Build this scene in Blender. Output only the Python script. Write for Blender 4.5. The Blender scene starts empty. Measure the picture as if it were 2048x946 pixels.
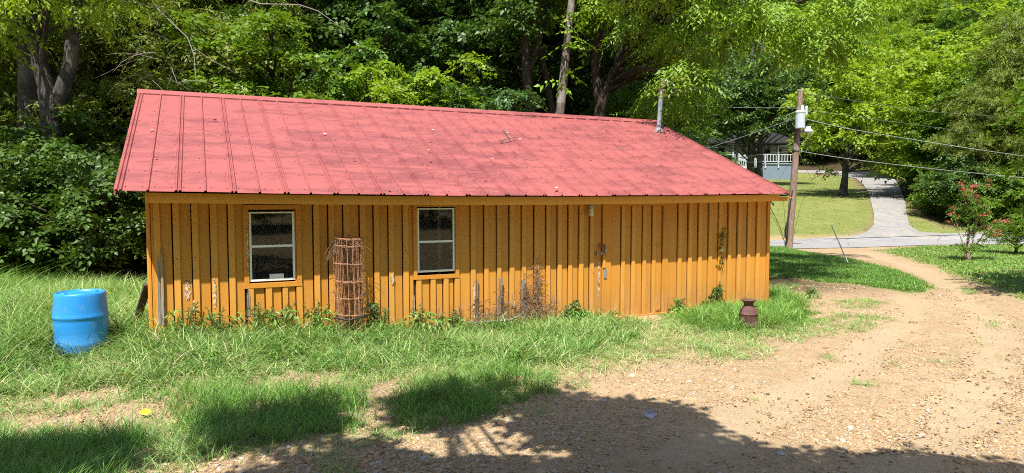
import bpy, math, random
import numpy as np
from mathutils import Vector, Matrix

# ------------------------------------------------------------------ camera, world, sun, exposure
SC = bpy.context.scene
COL = SC.collection
CAM_Z, PITCH, FPX = 2.018, 0.0574, 1336.9
cam_d = bpy.data.cameras.new("camera")
cam_d.sensor_width = 36.0
cam_d.lens = FPX / 2048.0 * 36.0
cam_d.clip_start, cam_d.clip_end = 0.05, 2000.0
cam = bpy.data.objects.new("camera", cam_d)
COL.objects.link(cam)
cam.location = (0, 0, CAM_Z)
cam.rotation_euler = (math.pi / 2 - PITCH, 0, 0)
SC.camera = cam

SUN = Vector((-0.163, -0.55, 1.0)).normalized()
world = bpy.data.worlds.new("World")
SC.world = world
world.use_nodes = True
wn = world.node_tree
bg = wn.nodes["Background"]
sky = wn.nodes.new("ShaderNodeTexSky")
sky.sky_type = 'NISHITA'
sky.sun_disc = False
sky.sun_elevation = math.asin(SUN.z)
sky.sun_rotation = math.atan2(SUN.x, SUN.y)
sky.air_density, sky.dust_density, sky.ozone_density = 1.0, 1.5, 1.0
wn.links.new(sky.outputs[0], bg.inputs[0])
bg.inputs[1].default_value = 0.105
sun_d = bpy.data.lights.new("sun", 'SUN')
sun_d.energy = 5.0
sun_d.angle = math.radians(0.53)
sun_d.color = (1.0, 0.95, 0.87)
sun = bpy.data.objects.new("sun", sun_d)
COL.objects.link(sun)
sun.rotation_euler = SUN.to_track_quat('Z', 'Y').to_euler()
SC.view_settings.view_transform = 'Standard'
SC.view_settings.look = 'None'
SC.view_settings.exposure = 0.9
SC.view_settings.gamma = 1.0
SC.render.engine = 'CYCLES'
SC.cycles.max_bounces = 8
SC.cycles.transparent_max_bounces = 8
SC.cycles.use_denoising = False
SC.cycles.use_adaptive_sampling = False
SC.cycles.sample_clamp_indirect = 4.0
SC.cycles.pixel_filter_type = 'BLACKMAN_HARRIS'
SC.cycles.filter_width = 1.0

random.seed(7)
RNG = np.random.default_rng(7)

# ------------------------------------------------------------------ geometry helpers
def ray(px, py):
    dx, up = (px - 1024.0) / FPX, -(py - 473.0) / FPX
    c, s = math.cos(PITCH), math.sin(PITCH)
    return Vector((dx, c + up * s, -s + up * c))

CAMP = Vector((0, 0, CAM_Z))

def sstep(a, b, x):
    t = np.clip((np.asarray(x, float) - a) / (b - a), 0, 1)
    return t * t * (3 - 2 * t)

def terrain(x, y):
    x = np.asarray(x, float); y = np.asarray(y, float)
    near = 0.34 * (1 - sstep(1.5, 6.3, y))
    right = np.interp(y, [14, 24, 33.6, 36, 45, 80, 120, 220, 400], [0, -.15, -.12, .35, 1.95, 4.5, 13, 62, 110])
    left = np.interp(y, [13, 19, 27, 40, 80, 120, 220, 400], [0, -.7, -.7, 1.5, 12, 24, 60, 95])
    t = sstep(-2, 9, x)
    rise = .21 * sstep(-.6, -4.3, x) * sstep(5.0, 8.2, y) * (1 - sstep(11, 13.5, y))
    return near + right * t + left * (1 - t) + rise

def tz(x, y):
    return float(terrain(x, y))

def ground_at(px, py, z=None):
    d = ray(px, py)
    t = 3.0
    while t < 400:
        p = CAMP + d * t
        if p.z <= tz(p.x, p.y):
            a, b = t - 0.25 - t * .01, t
            for _ in range(20):
                m = (a + b) / 2
                q = CAMP + d * m
                if q.z <= tz(q.x, q.y): b = m
                else: a = m
            q = CAMP + d * b
            return Vector((q.x, q.y, tz(q.x, q.y)))
        t += 0.25 + t * .01
    q = CAMP + d * 400
    return q

def at(px, py, Y):
    d = ray(px, py)
    return CAMP + d * (Y / d.y)

def gx(px, Y):
    return (px - 1024.0) / FPX * Y * 1.0

def link(o, parent=None):
    COL.objects.link(o)
    if parent is not None:
        o.parent = parent
    return o

def tag(o, label, cat, group=None):
    o['label'] = label; o['category'] = cat
    if group: o['group'] = group
    return o

def thing(name, label, cat, loc=(0, 0, 0), rz=0.0, group=None):
    o = bpy.data.objects.new(name, None)
    COL.objects.link(o)
    o.location = loc; o.rotation_euler = (0, 0, rz)
    o.empty_display_size = .1
    return tag(o, label, cat, group)

def np_mesh(name, v, f4=None, f3=None, tint=None, smooth=False, attrs=None):
    me = bpy.data.meshes.new(name)
    v = np.asarray(v, np.float32).reshape(-1, 3)
    me.vertices.add(len(v)); me.vertices.foreach_set("co", v.ravel())
    parts, starts, n = [], [], 0
    if f4 is not None and len(f4):
        f4 = np.asarray(f4, np.int32).reshape(-1, 4)
        parts.append(f4.ravel()); starts.append(np.arange(len(f4)) * 4); n = len(f4) * 4
    if f3 is not None and len(f3):
        f3 = np.asarray(f3, np.int32).reshape(-1, 3)
        parts.append(f3.ravel()); starts.append(n + np.arange(len(f3)) * 3)
    loops = np.concatenate(parts); st = np.concatenate(starts).astype(np.int32)
    me.loops.add(len(loops)); me.loops.foreach_set("vertex_index", loops)
    me.polygons.add(len(st)); me.polygons.foreach_set("loop_start", st)
    if smooth:
        me.polygons.foreach_set("use_smooth", np.ones(len(st), bool))
    me.update(calc_edges=True)
    if tint is not None:
        a = me.attributes.new("tint", 'FLOAT', 'POINT'); a.data.foreach_set("value", np.asarray(tint, np.float32))
    for k, val in (attrs or {}).items():
        val = np.asarray(val, np.float32)
        if val.ndim == 2:
            a = me.attributes.new(k, 'FLOAT_VECTOR', 'POINT'); a.data.foreach_set("vector", val.ravel())
        else:
            a = me.attributes.new(k, 'FLOAT', 'POINT'); a.data.foreach_set("value", val)
    return me

class MB:
    """collects shapes, then builds them as one mesh object"""
    def __init__(s): s.v = []; s.f = []; s.sm = []
    def add(s, verts, faces, smooth=False):
        n = len(s.v); s.v += [tuple(p) for p in verts]
        s.f += [tuple(i + n for i in f) for f in faces]; s.sm += [smooth] * len(faces)
        return s
    def box(s, x0, x1, y0, y1, z0, z1, c=0.0, m=None):
        """box, edges chamfered by c"""
        if c <= 0:
            P = [(x0,y0,z0),(x1,y0,z0),(x1,y1,z0),(x0,y1,z0),(x0,y0,z1),(x1,y0,z1),(x1,y1,z1),(x0,y1,z1)]
            F = [(0,3,2,1),(4,5,6,7),(0,1,5,4),(1,2,6,5),(2,3,7,6),(3,0,4,7)]
        else:
            P = []; idx = {}
            for ix, x in enumerate((x0, x1)):
                for iy, y in enumerate((y0, y1)):
                    for iz, z in enumerate((z0, z1)):
                        sx, sy, sz = (1 if ix == 0 else -1), (1 if iy == 0 else -1), (1 if iz == 0 else -1)
                        for ax in range(3):
                            idx[(ix,iy,iz,ax)] = len(P)
                            P.append((x + (0 if ax == 0 else sx*c), y + (0 if ax == 1 else sy*c), z + (0 if ax == 2 else sz*c)))
            F = []
            g = lambda a,b,d,ax: idx[(a,b,d,ax)]
            F += [(g(0,0,0,0),g(0,0,1,0),g(0,1,1,0),g(0,1,0,0)), (g(1,0,0,0),g(1,1,0,0),g(1,1,1,0),g(1,0,1,0)),
                  (g(0,0,0,1),g(1,0,0,1),g(1,0,1,1),g(0,0,1,1)), (g(0,1,0,1),g(0,1,1,1),g(1,1,1,1),g(1,1,0,1)),
                  (g(0,0,0,2),g(0,1,0,2),g(1,1,0,2),g(1,0,0,2)), (g(0,0,1,2),g(1,0,1,2),g(1,1,1,2),g(0,1,1,2))]
            for a in (0,1):
                for b in (0,1):
                    F.append((g(a,b,0,0),g(a,b,1,0),g(a,b,1,1),g(a,b,0,1)))
                    F.append((g(a,0,b,0),g(a,1,b,0),g(a,1,b,2),g(a,0,b,2)))
                    F.append((g(0,a,b,1),g(1,a,b,1),g(1,a,b,2),g(0,a,b,2)))
                    for d in (0,1):
                        F.append((g(a,b,d,0),g(a,b,d,1),g(a,b,d,2)))
        if m is not None: P = [m @ Vector(p) for p in P]
        return s.add(P, F)
    def tube(s, pts, rad, n=6, cap=True, smooth=True):
        pts = [Vector(p) for p in pts]
        if not hasattr(rad, '__len__'): rad = [rad] * len(pts)
        V = []; F = []
        t0 = (pts[1] - pts[0]).normalized()
        ref = Vector((1, 0, 0)) if abs(t0.x) < .8 else Vector((0, 1, 0))
        for i, p in enumerate(pts):
            t = (pts[min(i+1, len(pts)-1)] - pts[max(i-1, 0)])
            t = t.normalized() if t.length > 1e-9 else t0
            a = (ref - t * ref.dot(t)).normalized(); ref = a
            b = t.cross(a)
            for k in range(n):
                an = 2 * math.pi * k / n
                V.append(p + (a * math.cos(an) + b * math.sin(an)) * rad[i])
        for i in range(len(pts) - 1):
            for k in range(n):
                k2 = (k + 1) % n
                F.append((i*n+k, i*n+k2, (i+1)*n+k2, (i+1)*n+k))
        s.add(V, F, smooth)
        if cap:
            s.add(V[:n], [tuple(range(n))[::-1]]); s.add(V[-n:], [tuple(range(n))])
        return s
    def lathe(s, prof, n=24, c=(0,0,0), smooth=True, m=None):
        V = []; F = []
        for r, z in prof:
            for k in range(n):
                an = 2*math.pi*k/n
                p = Vector((c[0]+r*math.cos(an), c[1]+r*math.sin(an), c[2]+z))
                V.append(m @ p if m is not None else p)
        for i in range(len(prof)-1):
            for k in range(n):
                k2 = (k+1) % n
                F.append((i*n+k, i*n+k2, (i+1)*n+k2, (i+1)*n+k))
        s.add(V, F, smooth)
        s.add(V[:n], [tuple(range(n))[::-1]]); s.add(V[-n:], [tuple(range(n))])
        return s
    def mesh(s, name):
        me = bpy.data.meshes.new(name)
        me.from_pydata(s.v, [], s.f)
        me.polygons.foreach_set("use_smooth", s.sm)
        me.update()
        return me
    def build(s, name, mat, parent=None, loc=None):
        me = s.mesh(name)
        me.materials.append(mat)
        o = bpy.data.objects.new(name, me)
        link(o, parent)
        if loc is not None: o.location = loc
        return o

def obj(name, me, mat=None, parent=None):
    if mat is not None and not me.materials: me.materials.append(mat)
    return link(bpy.data.objects.new(name, me), parent)

# ------------------------------------------------------------------ material helpers
class NT:
    def __init__(s, name):
        s.m = bpy.data.materials.new(name); s.m.use_nodes = True
        s.t = s.m.node_tree; s.t.nodes.clear()
        s.out = s.n('ShaderNodeOutputMaterial')
    def n(s, typ, **kw):
        nd = s.t.nodes.new(typ)
        for k, v in kw.items(): setattr(nd, k, v)
        return nd
    def l(s, a, b): s.t.links.new(a, b)
    def val(s, sock, v):
        if isinstance(v, bpy.types.NodeSocket): s.l(v, sock)
        elif v is not None: sock.default_value = v
    def noise(s, vec=None, scale=5, detail=4, rough=.55, dist=0):
        nd = s.n('ShaderNodeTexNoise')
        if vec is not None: s.l(vec, nd.inputs['Vector'])
        nd.inputs['Scale'].default_value = scale; nd.inputs['Detail'].default_value = detail
        nd.inputs['Roughness'].default_value = rough; nd.inputs['Distortion'].default_value = dist
        return nd.outputs['Fac']
    def vor(s, vec=None, scale=5, out='Distance', feature='F1'):
        nd = s.n('ShaderNodeTexVoronoi', feature=feature)
        if vec is not None: s.l(vec, nd.inputs['Vector'])
        nd.inputs['Scale'].default_value = scale
        return nd.outputs[out]
    def map(s, vec, scale=(1,1,1), loc=(0,0,0)):
        nd = s.n('ShaderNodeMapping'); s.l(vec, nd.inputs[0])
        nd.inputs['Scale'].default_value = scale; nd.inputs['Location'].default_value = loc
        return nd.outputs[0]
    def ramp(s, fac, stops):
        nd = s.n('ShaderNodeValToRGB'); s.l(fac, nd.inputs[0])
        e = nd.color_ramp.elements
        while len(e) > len(stops): e.remove(e[-1])
        while len(e) < len(stops): e.new(.5)
        for i, (p, c) in enumerate(stops):
            e[i].position = p
            e[i].color = (c, c, c, 1) if not hasattr(c, '__len__') else (*c[:3], 1)
        return nd.outputs[0]
    def mix(s, fac, a, b, mode='MIX'):
        nd = s.n('ShaderNodeMix', data_type='RGBA', blend_type=mode)
        s.val(nd.inputs[0], fac)
        for sock, v in ((nd.inputs[6], a), (nd.inputs[7], b)):
            if hasattr(v, '__len__') and not isinstance(v, bpy.types.NodeSocket): v = (*v[:3], 1)
            s.val(sock, v)
        return nd.outputs[2]
    def math(s, op, a, b=None, clamp=False):
        nd = s.n('ShaderNodeMath', operation=op, use_clamp=clamp)
        s.val(nd.inputs[0], a)
        if b is not None: s.val(nd.inputs[1], b)
        return nd.outputs[0]
    def attr(s, name, out='Fac'):
        nd = s.n('ShaderNodeAttribute', attribute_name=name); return nd.outputs[out]
    def coord(s, ob=None, out='Object'):
        nd = s.n('ShaderNodeTexCoord')
        if ob is not None: nd.object = ob
        return nd.outputs[out]
    def pos(s): return s.n('ShaderNodeNewGeometry').outputs['Position']
    def rnd(s): return s.n('ShaderNodeObjectInfo').outputs['Random']
    def sep(s, v):
        nd = s.n('ShaderNodeSeparateXYZ'); s.l(v, nd.inputs[0]); return nd.outputs
    def bump(s, h, strength=.3, dist=.01, normal=None):
        nd = s.n('ShaderNodeBump'); s.l(h, nd.inputs['Height'])
        nd.inputs['Strength'].default_value = strength; nd.inputs['Distance'].default_value = dist
        if normal is not None: s.l(normal, nd.inputs['Normal'])
        return nd.outputs[0]
    def bsdf(s, color, rough=.6, metal=0, spec=.5, normal=None, alpha=None):
        b = s.n('ShaderNodeBsdfPrincipled')
        if hasattr(color, '__len__') and not isinstance(color, bpy.types.NodeSocket): color = (*color[:3], 1)
        s.val(b.inputs['Base Color'], color); s.val(b.inputs['Roughness'], rough); s.val(b.inputs['Metallic'], metal)
        s.val(b.inputs['Specular IOR Level'], spec)
        if normal is not None: s.l(normal, b.inputs['Normal'])
        return b.outputs[0]
    def done(s, sh): s.l(sh, s.out.inputs[0]); return s.m

def plain(name, col, rough=.6, metal=0, spec=.4, var=.25, scale=8, bump=.2):
    t = NT(name); v = t.coord()
    n = t.noise(v, scale, 5, .6)
    c = t.mix(n, tuple(k * (1 - var) for k in col), tuple(min(1, k * (1 + var)) for k in col))
    return t.done(t.bsdf(c, rough, metal, spec, t.bump(n, bump, .01)))

def leaf_mat(name, dark, light, trans=.35, rough=.45, hue=None):
    """leaf colour varies leaf by leaf (tint) and plant by plant (object random)"""
    t = NT(name)
    tint = t.attr('tint'); r = t.rnd()
    c = t.mix(tint, dark, light)
    if hue: c = t.mix(t.math('MULTIPLY', r, .55), c, hue)
    b = t.n('ShaderNodeBsdfPrincipled')
    t.l(c, b.inputs['Base Color']); b.inputs['Roughness'].default_value = rough
    b.inputs['Specular IOR Level'].default_value = .35
    tr = t.n('ShaderNodeBsdfTranslucent')
    tc = t.mix(1.0, c, (1.25, 1.2, .45), 'MULTIPLY')
    t.l(tc, tr.inputs[0])
    m = t.n('ShaderNodeMixShader'); m.inputs[0].default_value = trans
    t.l(b.outputs[0], m.inputs[1]); t.l(tr.outputs[0], m.inputs[2])
    return t.done(m.outputs[0])

def bark_mat(name, a, b, scale=6, lichen=None):
    t = NT(name); v = t.coord()
    n = t.noise(t.map(v, (3, 3, .6)), scale, 6, .65, .5)
    n2 = t.noise(v, 2.2, 4)
    c = t.mix(t.ramp(n, [(.3, 0), (.7, 1)]), a, b)
    if lichen: c = t.mix(t.ramp(n2, [(.5, 0), (.6, .8)]), c, lichen)
    return t.done(t.bsdf(c, .9, 0, .2, t.bump(n, .9, .04)))

# ------------------------------------------------------------------ shed frame
TH, SH_D = 0.4352, 0.50
P0 = Vector((-4.5265, 7.6228, 0))
AH = Vector((math.cos(TH), math.sin(TH), 0)); BH = Vector((-math.sin(TH), math.cos(TH), 0))
SO = P0 + BH * SH_D                       # shed origin: foot of the wall plane below the left roof edge
EAVE_Z, RIDGE_RISE, RUN, ROOF_L = 2.1042, 1.6853, 3.9768, 10.5104

def wall_at(px, py, off=0.0):
    """shed coordinates (u, z) where the sight line meets the front wall plane"""
    d = ray(px, py); o = SO + BH * off
    t = (o - CAMP).dot(BH) / d.dot(BH)
    p = CAMP + d * t - SO
    return p.dot(AH), p.z
def wu(px, py=480): return wall_at(px, py)[0]
def wz(px, py): return wall_at(px, py)[1]
def shed_world(u, y, z): return SO + AH * u + BH * y + Vector((0, 0, z))
def roof_at(px, py):
    n = (BH * -RIDGE_RISE + Vector((0, 0, RUN))).normalized()
    p0 = P0 + Vector((0, 0, EAVE_Z)); d = ray(px, py)
    return CAMP + d * ((p0 - CAMP).dot(n) / d.dot(n))

# ------------------------------------------------------------------ ground masks (polygons given on the ground plane)
def gpoly(pts): return np.array([tuple(ground_at(x, y))[:2] for x, y in pts])
def sdist(P, poly):
    """signed distance to polygon, positive inside"""
    x, y = P[:, 0], P[:, 1]
    inside = np.zeros(len(P), bool); d = np.full(len(P), 1e9)
    n = len(poly)
    for i in range(n):
        x1, y1 = poly[i]; x2, y2 = poly[(i + 1) % n]
        ex, ey = x2 - x1, y2 - y1
        t = np.clip(((x - x1) * ex + (y - y1) * ey) / (ex * ex + ey * ey + 1e-9), 0, 1)
        d = np.minimum(d, np.hypot(x - x1 - t * ex, y - y1 - t * ey))
        c = ((y1 > y) != (y2 > y)) & (x < (x2 - x1) * (y - y1) / ((y2 - y1) + 1e-12) + x1)
        inside ^= c
    return np.where(inside, d, -d)

def vnoise(x, y, s, seed=0):
    """smooth value noise 0..1"""
    x = np.asarray(x) * s; y = np.asarray(y) * s
    xi = np.floor(x).astype(np.int64); yi = np.floor(y).astype(np.int64)
    fx = x - xi; fy = y - yi; fx = fx * fx * (3 - 2 * fx); fy = fy * fy * (3 - 2 * fy)
    def h(a, b):
        k = (a * 374761393 + b * 668265263 + seed * 974711) & 0xffffffff
        k = ((k ^ (k >> 13)) * 1274126177) & 0xffffffff
        return ((k ^ (k >> 16)) & 0xffff) / 65535.0
    return (h(xi, yi)*(1-fx) + h(xi+1, yi)*fx)*(1-fy) + (h(xi, yi+1)*(1-fx) + h(xi+1, yi+1)*fx)*fy

G_TALL = gpoly([(-500, 585), (0, 590), (200, 585), (300, 620), (420, 655), (760, 640), (1100, 620), (1215, 640), (1290, 652), (1240, 690), (1130, 725), (1000, 745), (820, 740), (700, 745),
                (560, 750), (420, 758), (300, 770), (130, 790), (0, 800), (-500, 800)])
G_MID = gpoly([(-500, 790), (0, 810), (130, 795), (300, 770), (560, 755), (780, 765), (830, 800), (1000, 785), (1130, 752), (1240, 728), (1420, 718), (1520, 700), (1560, 676), (1600, 655), (1330, 640), (1100, 640), (600, 660)])
G_JUG = gpoly([(1335, 640), (1420, 610), (1535, 585), (1600, 600), (1620, 628), (1600, 650), (1500, 668), (1380, 662)])
G_EDGE = gpoly([(1600, 640), (1690, 628), (1770, 636), (1740, 655), (1640, 672), (1560, 682), (1530, 665)])
G_CL1 = gpoly([(350, 800), (430, 782), (620, 775), (720, 800), (730, 850), (640, 880), (500, 900), (390, 905)])
G_CL2 = gpoly([(800, 790), (850, 762), (1000, 742), (1085, 755), (1100, 790), (1000, 825), (880, 855), (815, 850)])
G_CL3 = gpoly([(-600, 900), (0, 885), (180, 870), (290, 880), (300, 910), (200, 946), (150, 1100), (-600, 1300)])
G_THIN = gpoly([(-500, 800), (0, 812), (60, 822), (220, 806), (330, 782), (430, 770), (560, 758), (800, 765), (815, 840), (760, 880), (640, 905), (520, 915), (380, 925), (280, 950), (150, 1150), (-600, 1300)])
G_BARE = [gpoly(p) for p in ([(30, 840), (200, 828), (330, 800), (420, 796), (400, 820), (250, 850), (120, 866), (40, 866)], [(560, 772), (640, 762), (700, 778), (640, 790)], [(715, 790), (785, 765), (805, 800), (790, 835), (740, 850), (715, 830)])]
G_SM = [gpoly(p) for p in ([(1135, 758), (1200, 756), (1185, 772), (1140, 775)], [(720, 850), (790, 845), (820, 875), (740, 890)],
        [(650, 925), (700, 930), (720, 960), (640, 960)], [(920, 878), (968, 875), (960, 892), (925, 893)], [(780, 826), (830, 822), (840, 840), (790, 845)],
        [(1040, 822), (1075, 820), (1070, 836), (1045, 838)], [(300, 880), (350, 870), (360, 900), (310, 905)])]
G_PATCH = [gpoly(p) for p in ([(1670, 602), (1720, 596), (1770, 603), (1740, 617), (1690, 616)], [(1530, 567), (1600, 570), (1580, 580), (1530, 580)],
        [(1630, 712), (1665, 710), (1660, 720), (1635, 720)], [(1770, 725), (1800, 722), (1790, 733)], [(1868, 722), (1900, 722), (1890, 731)],
        [(1920, 575), (1965, 580), (1940, 590)], [(1700, 757), (1760, 762), (1730, 768)], [(1975, 640), (2000, 640), (1990, 655)], [(1935, 685), (1965, 688), (1945, 693)])]
G_ISLE = gpoly([(1440, 492), (1560, 494), (1600, 503), (1690, 517), (1760, 534), (1830, 556), (1862, 578), (1820, 584), (1740, 574), (1640, 562), (1540, 552), (1440, 545)])
G_RLAWN = gpoly([(1762, 501), (1840, 493), (1985, 490), (2300, 486), (2500, 700), (2150, 625), (2048, 592), (1985, 572), (1930, 552), (1880, 534), (1820, 515)])
SHED_POLY = np.array([tuple(shed_world(u, y, 0))[:2] for u, y in ((.5, 0), (9.9, 0), (9.9, 7.3), (.5, 7.3))])

TRACKS = [[tuple(ground_at(x, y))[:2] for x, y in pl] for pl in ([(1660, 508), (1730, 530), (1815, 575), (1820, 630), (1740, 700), (1590, 790), (1350, 905)],
          [(1745, 508), (1830, 535), (1925, 585), (1985, 650), (1985, 740), (1900, 860), (1750, 960)])]
def track_w(P):
    d = np.full(len(P), 1e9)
    for pl in TRACKS:
        for (x1, y1), (x2, y2) in zip(pl[:-1], pl[1:]):
            ex, ey = x2 - x1, y2 - y1
            t = np.clip(((P[:, 0] - x1) * ex + (P[:, 1] - y1) * ey) / (ex * ex + ey * ey), 0, 1)
            d = np.minimum(d, np.hypot(P[:, 0] - x1 - t * ex, P[:, 1] - y1 - t * ey))
    return 1 - sstep(.12, .42, d + (vnoise(P[:, 0], P[:, 1], 2.3, 70) - .5) * .35)

def grass_w(P, noise=True):
    """0..1 how grassy the ground is (only near part)"""
    w = np.zeros(len(P))
    n = vnoise(P[:, 0], P[:, 1], 3.0, 3) - .5
    def put(poly, soft, amp, lvl):
        nonlocal w
        d = sdist(P, poly) + n * amp
        w = np.maximum(w, sstep(-soft, soft, d) * lvl)
    put(G_THIN, .3, .8, .75)
    for p in G_BARE: w = w * (1 - sstep(-.1, .1, sdist(P, p)) * .85)
    put(G_TALL, .25, .5, 1); put(G_MID, .35, .7, .85); put(G_JUG, .15, .3, 1); put(G_EDGE, .25, .4, .8)
    put(G_CL1, .12, .25, .95); put(G_CL2, .12, .25, 1); put(G_CL3, .15, .3, 1)
    for p in G_SM + G_PATCH: put(p, .08, .12, .7)
    put(G_ISLE, .12, .25, 1); put(G_RLAWN, .25, .5, 1)
    return w

# far driveway, centre line and width on the lawn slope
DRV = [(1850, 470, 2.6), (1790, 462, 2.6), (1768, 446, 2.0), (1778, 425, 1.7), (1790, 402, 1.6), (1782, 380, 1.6), (1760, 362, 1.7), (1735, 352, 2.0), (1690, 347.5, 2.4), (1640, 345, 2.4), (1590, 343.5, 2.4)]

# ------------------------------------------------------------------ ground
def ground_material():
    t = NT("gravel and soil"); p = t.pos()
    g = t.attr('grass'); fo = t.attr('forest'); lw = t.attr('lawn')
    big = t.noise(p, .55, 4, .6); mid = t.noise(p, 3.5, 5, .6); fine = t.noise(p, 38, 4, .7)
    cell = t.vor(p, 60, 'Color'); cellv = t.sep(cell)[0]; cd = t.vor(p, 60, 'Distance')
    sand = t.mix(mid, (.375, .265, .155), (.50, .37, .225))
    sand = t.mix(t.ramp(big, [(.35, 0), (.65, .6)]), sand, (.34, .24, .145))
    peb = t.ramp(cellv, [(0, (.15, .085, .04)), (.25, (.33, .21, .10)), (.6, (.48, .34, .185)), (.85, (.42, .36, .28)), (1, (.58, .50, .36))])
    peb = t.mix(t.ramp(cd, [(.3, 0), (.6, .7)]), peb, (.16, .10, .05))
    gravel = t.mix(t.ramp(t.noise(p, 6, 4, .7), [(.38, .15), (.6, .65)]), sand, peb)
    gravel = t.mix(t.math('MULTIPLY', t.attr('track'), .7), gravel, t.mix(fine, (.33, .245, .15), (.47, .36, .23)))
    soil = t.mix(fine, (.20, .15, .075), (.12, .13, .045))
    straw = t.mix(fine, (.30, .24, .12), (.44, .36, .2))
    gs = t.mix(t.ramp(mid, [(.4, 0), (.62, 1)]), soil, straw)
    gm = t.math('MULTIPLY', g, t.ramp(t.noise(p, 9, 5, .7), [(.25, .55), (.55, 1)]))
    c = t.mix(gm, gravel, gs)
    lawn = t.mix(t.noise(p, 4.5, 6, .8), (.07, .12, .025), (.24, .25, .07))
    lawn = t.mix(t.ramp(t.noise(p, .8, 5, .65), [(.40, 0), (.66, .5)]), lawn, (.25, .24, .09))
    lawn = t.mix(t.ramp(t.vor(p, 1.6), [(.06, .8), (.09, 0)]), lawn, (.42, .30, .16))
    c = t.mix(lw, c, lawn)
    lit = t.mix(fine, (.035, .024, .013), (.09, .06, .03))
    lit = t.mix(t.ramp(mid, [(.5, 0), (.6, .8)]), lit, (.03, .05, .014))
    c = t.mix(fo, c, lit)
    h = t.math('ADD', t.math('MULTIPLY', t.ramp(cd, [(0, 1), (.55, 0)]), .6), t.math('MULTIPLY', fine, .5))
    nb = t.bump(h, .8, .02, t.bump(mid, .5, .06))
    return t.done(t.bsdf(c, .95, 0, .15, nb))

M_ground = ground_material()
def grow(a, b, step, k):
    out = [a]
    while out[-1] < b: out.append(out[-1] + step); step *= k
    return out
xs = [-x for x in grow(9, 150, .15, 1.13)][::-1] + list(np.arange(-8.9, 13.5, .12)) + grow(13.55, 190, .18, 1.06)
ys = [2 - y for y in grow(.2, 40, .3, 1.25)][::-1] + list(np.arange(2, 17, .1)) + grow(17, 420, .15, 1.035)
xs, ys = np.array(xs), np.array(ys)
GX, GY = np.meshgrid(xs, ys)
P = np.stack([GX.ravel(), GY.ravel()], 1)
Z = terrain(P[:, 0], P[:, 1])
gw = np.zeros(len(P)); nearm = (P[:, 1] < 40) & (P[:, 1] > 1)
gw[nearm] = grass_w(P[nearm])
tw = np.zeros(len(P)); tw[nearm] = track_w(P[nearm])
lawnA = gpoly([(1300, 478), (1530, 473), (1640, 474), (1720, 466), (1748, 450), (1752, 430), (1745, 402), (1722, 376), (1700, 352), (1600, 346), (1500, 348), (1400, 352), (1300, 352)])
lawnB = gpoly([(1800, 470), (2300, 466), (2300, 452), (1960, 458), (1880, 452), (1845, 432), (1822, 405), (1810, 400), (1812, 430)])
lawn = np.maximum(sstep(-.3, .3, sdist(P, lawnA)), sstep(-.3, .3, sdist(P, lawnB)))
lawn = np.maximum(lawn, sstep(-.4, .2, np.maximum(sdist(P, G_RLAWN), sdist(P, G_ISLE))) * .9)
woods = np.maximum(sstep(34, 37, P[:, 1]), sstep(13.5, 15.5, P[:, 1]) * sstep(9.5, 5.5, P[:, 0] - (P[:, 1] - 12) * .15))
woods = np.maximum(woods, sstep(-6.3, -7.5, P[:, 0] + (P[:, 1] - 11) * .35) * sstep(10.2, 11.4, P[:, 1]))
forest = woods * (1 - lawn)
Z = Z + (vnoise(P[:, 0], P[:, 1], 2.1, 5) - .5) * .05 * (P[:, 1] < 25) + (vnoise(P[:, 0], P[:, 1], .7, 6) - .5) * .06 * sstep(6, 3, P[:, 1])
Z = Z - tw * .022
nx, ny = len(xs), len(ys)
I = np.arange(nx * ny).reshape(ny, nx)
F = np.stack([I[:-1, :-1].ravel(), I[:-1, 1:].ravel(), I[1:, 1:].ravel(), I[1:, :-1].ravel()], 1)
me = np_mesh("ground", np.stack([P[:, 0], P[:, 1], Z], 1), F, smooth=True, attrs={'track': tw, 'grass': gw, 'forest': forest, 'lawn': lawn})
ground = obj("ground", me, M_ground); ground['kind'] = 'structure'

def strip(name, left, right, mat, lift=.03, sub=6, seg=8):
    V = []; F4 = []; n = seg + 1
    L = [ground_at(*p) if not isinstance(p, Vector) else p for p in left]
    R = [ground_at(*p) if not isinstance(p, Vector) else p for p in right]
    rows = []
    for i in range(len(L) - 1):
        for k in range(sub): rows.append((L[i].lerp(L[i+1], k / sub), R[i].lerp(R[i+1], k / sub)))
    rows.append((L[-1], R[-1]))
    for j, (a, b) in enumerate(rows):
        for k in range(n):
            q = a.lerp(b, k / seg); V.append((q.x, q.y, tz(q.x, q.y) + lift))
    for j in range(len(rows) - 1):
        for k in range(seg):
            F4.append((j*n+k, j*n+k+1, (j+1)*n+k+1, (j+1)*n+k))
    me = np_mesh(name, V, F4, smooth=True)
    o = obj(name, me, mat); o['kind'] = 'structure'; return o

def road_mat(name, a, b, scale):
    t = NT(name); p = t.pos()
    n = t.noise(p, scale, 6, .75); n2 = t.noise(p, .5, 4); n3 = t.noise(t.map(p, (.25, 1.6, 1) if scale > 20 else (.9, .5, 1)), 1.2, 5)
    c = t.mix(t.ramp(n, [(.3, 0), (.7, 1)]), a, b)
    c = t.mix(t.ramp(n2, [(.45, 0), (.7, .4)]), c, tuple(k * .7 for k in a))
    c = t.mix(t.ramp(n3, [(.50, 0), (.62, .5)]), c, tuple(k * m_ for k, m_ in zip(b, (1.05, .9, .7))))
    cr = t.vor(t.map(p, (1, 1, 0)), .45, 'Distance', 'DISTANCE_TO_EDGE')
    c = t.mix(t.ramp(cr, [(.006, .6 if scale > 20 else 0), (.014, 0)]), c, (.08, .08, .08))
    c = t.mix(t.math('MULTIPLY', t.ramp(t.noise(p, 3.5, 6, .8), [(.4, 0), (.6, .5)]), 1 if scale < 20 else .5), c, tuple(k * .72 for k in a))
    return t.done(t.bsdf(c, .9, 0, .2, t.bump(n, .5, .02)))
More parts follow.
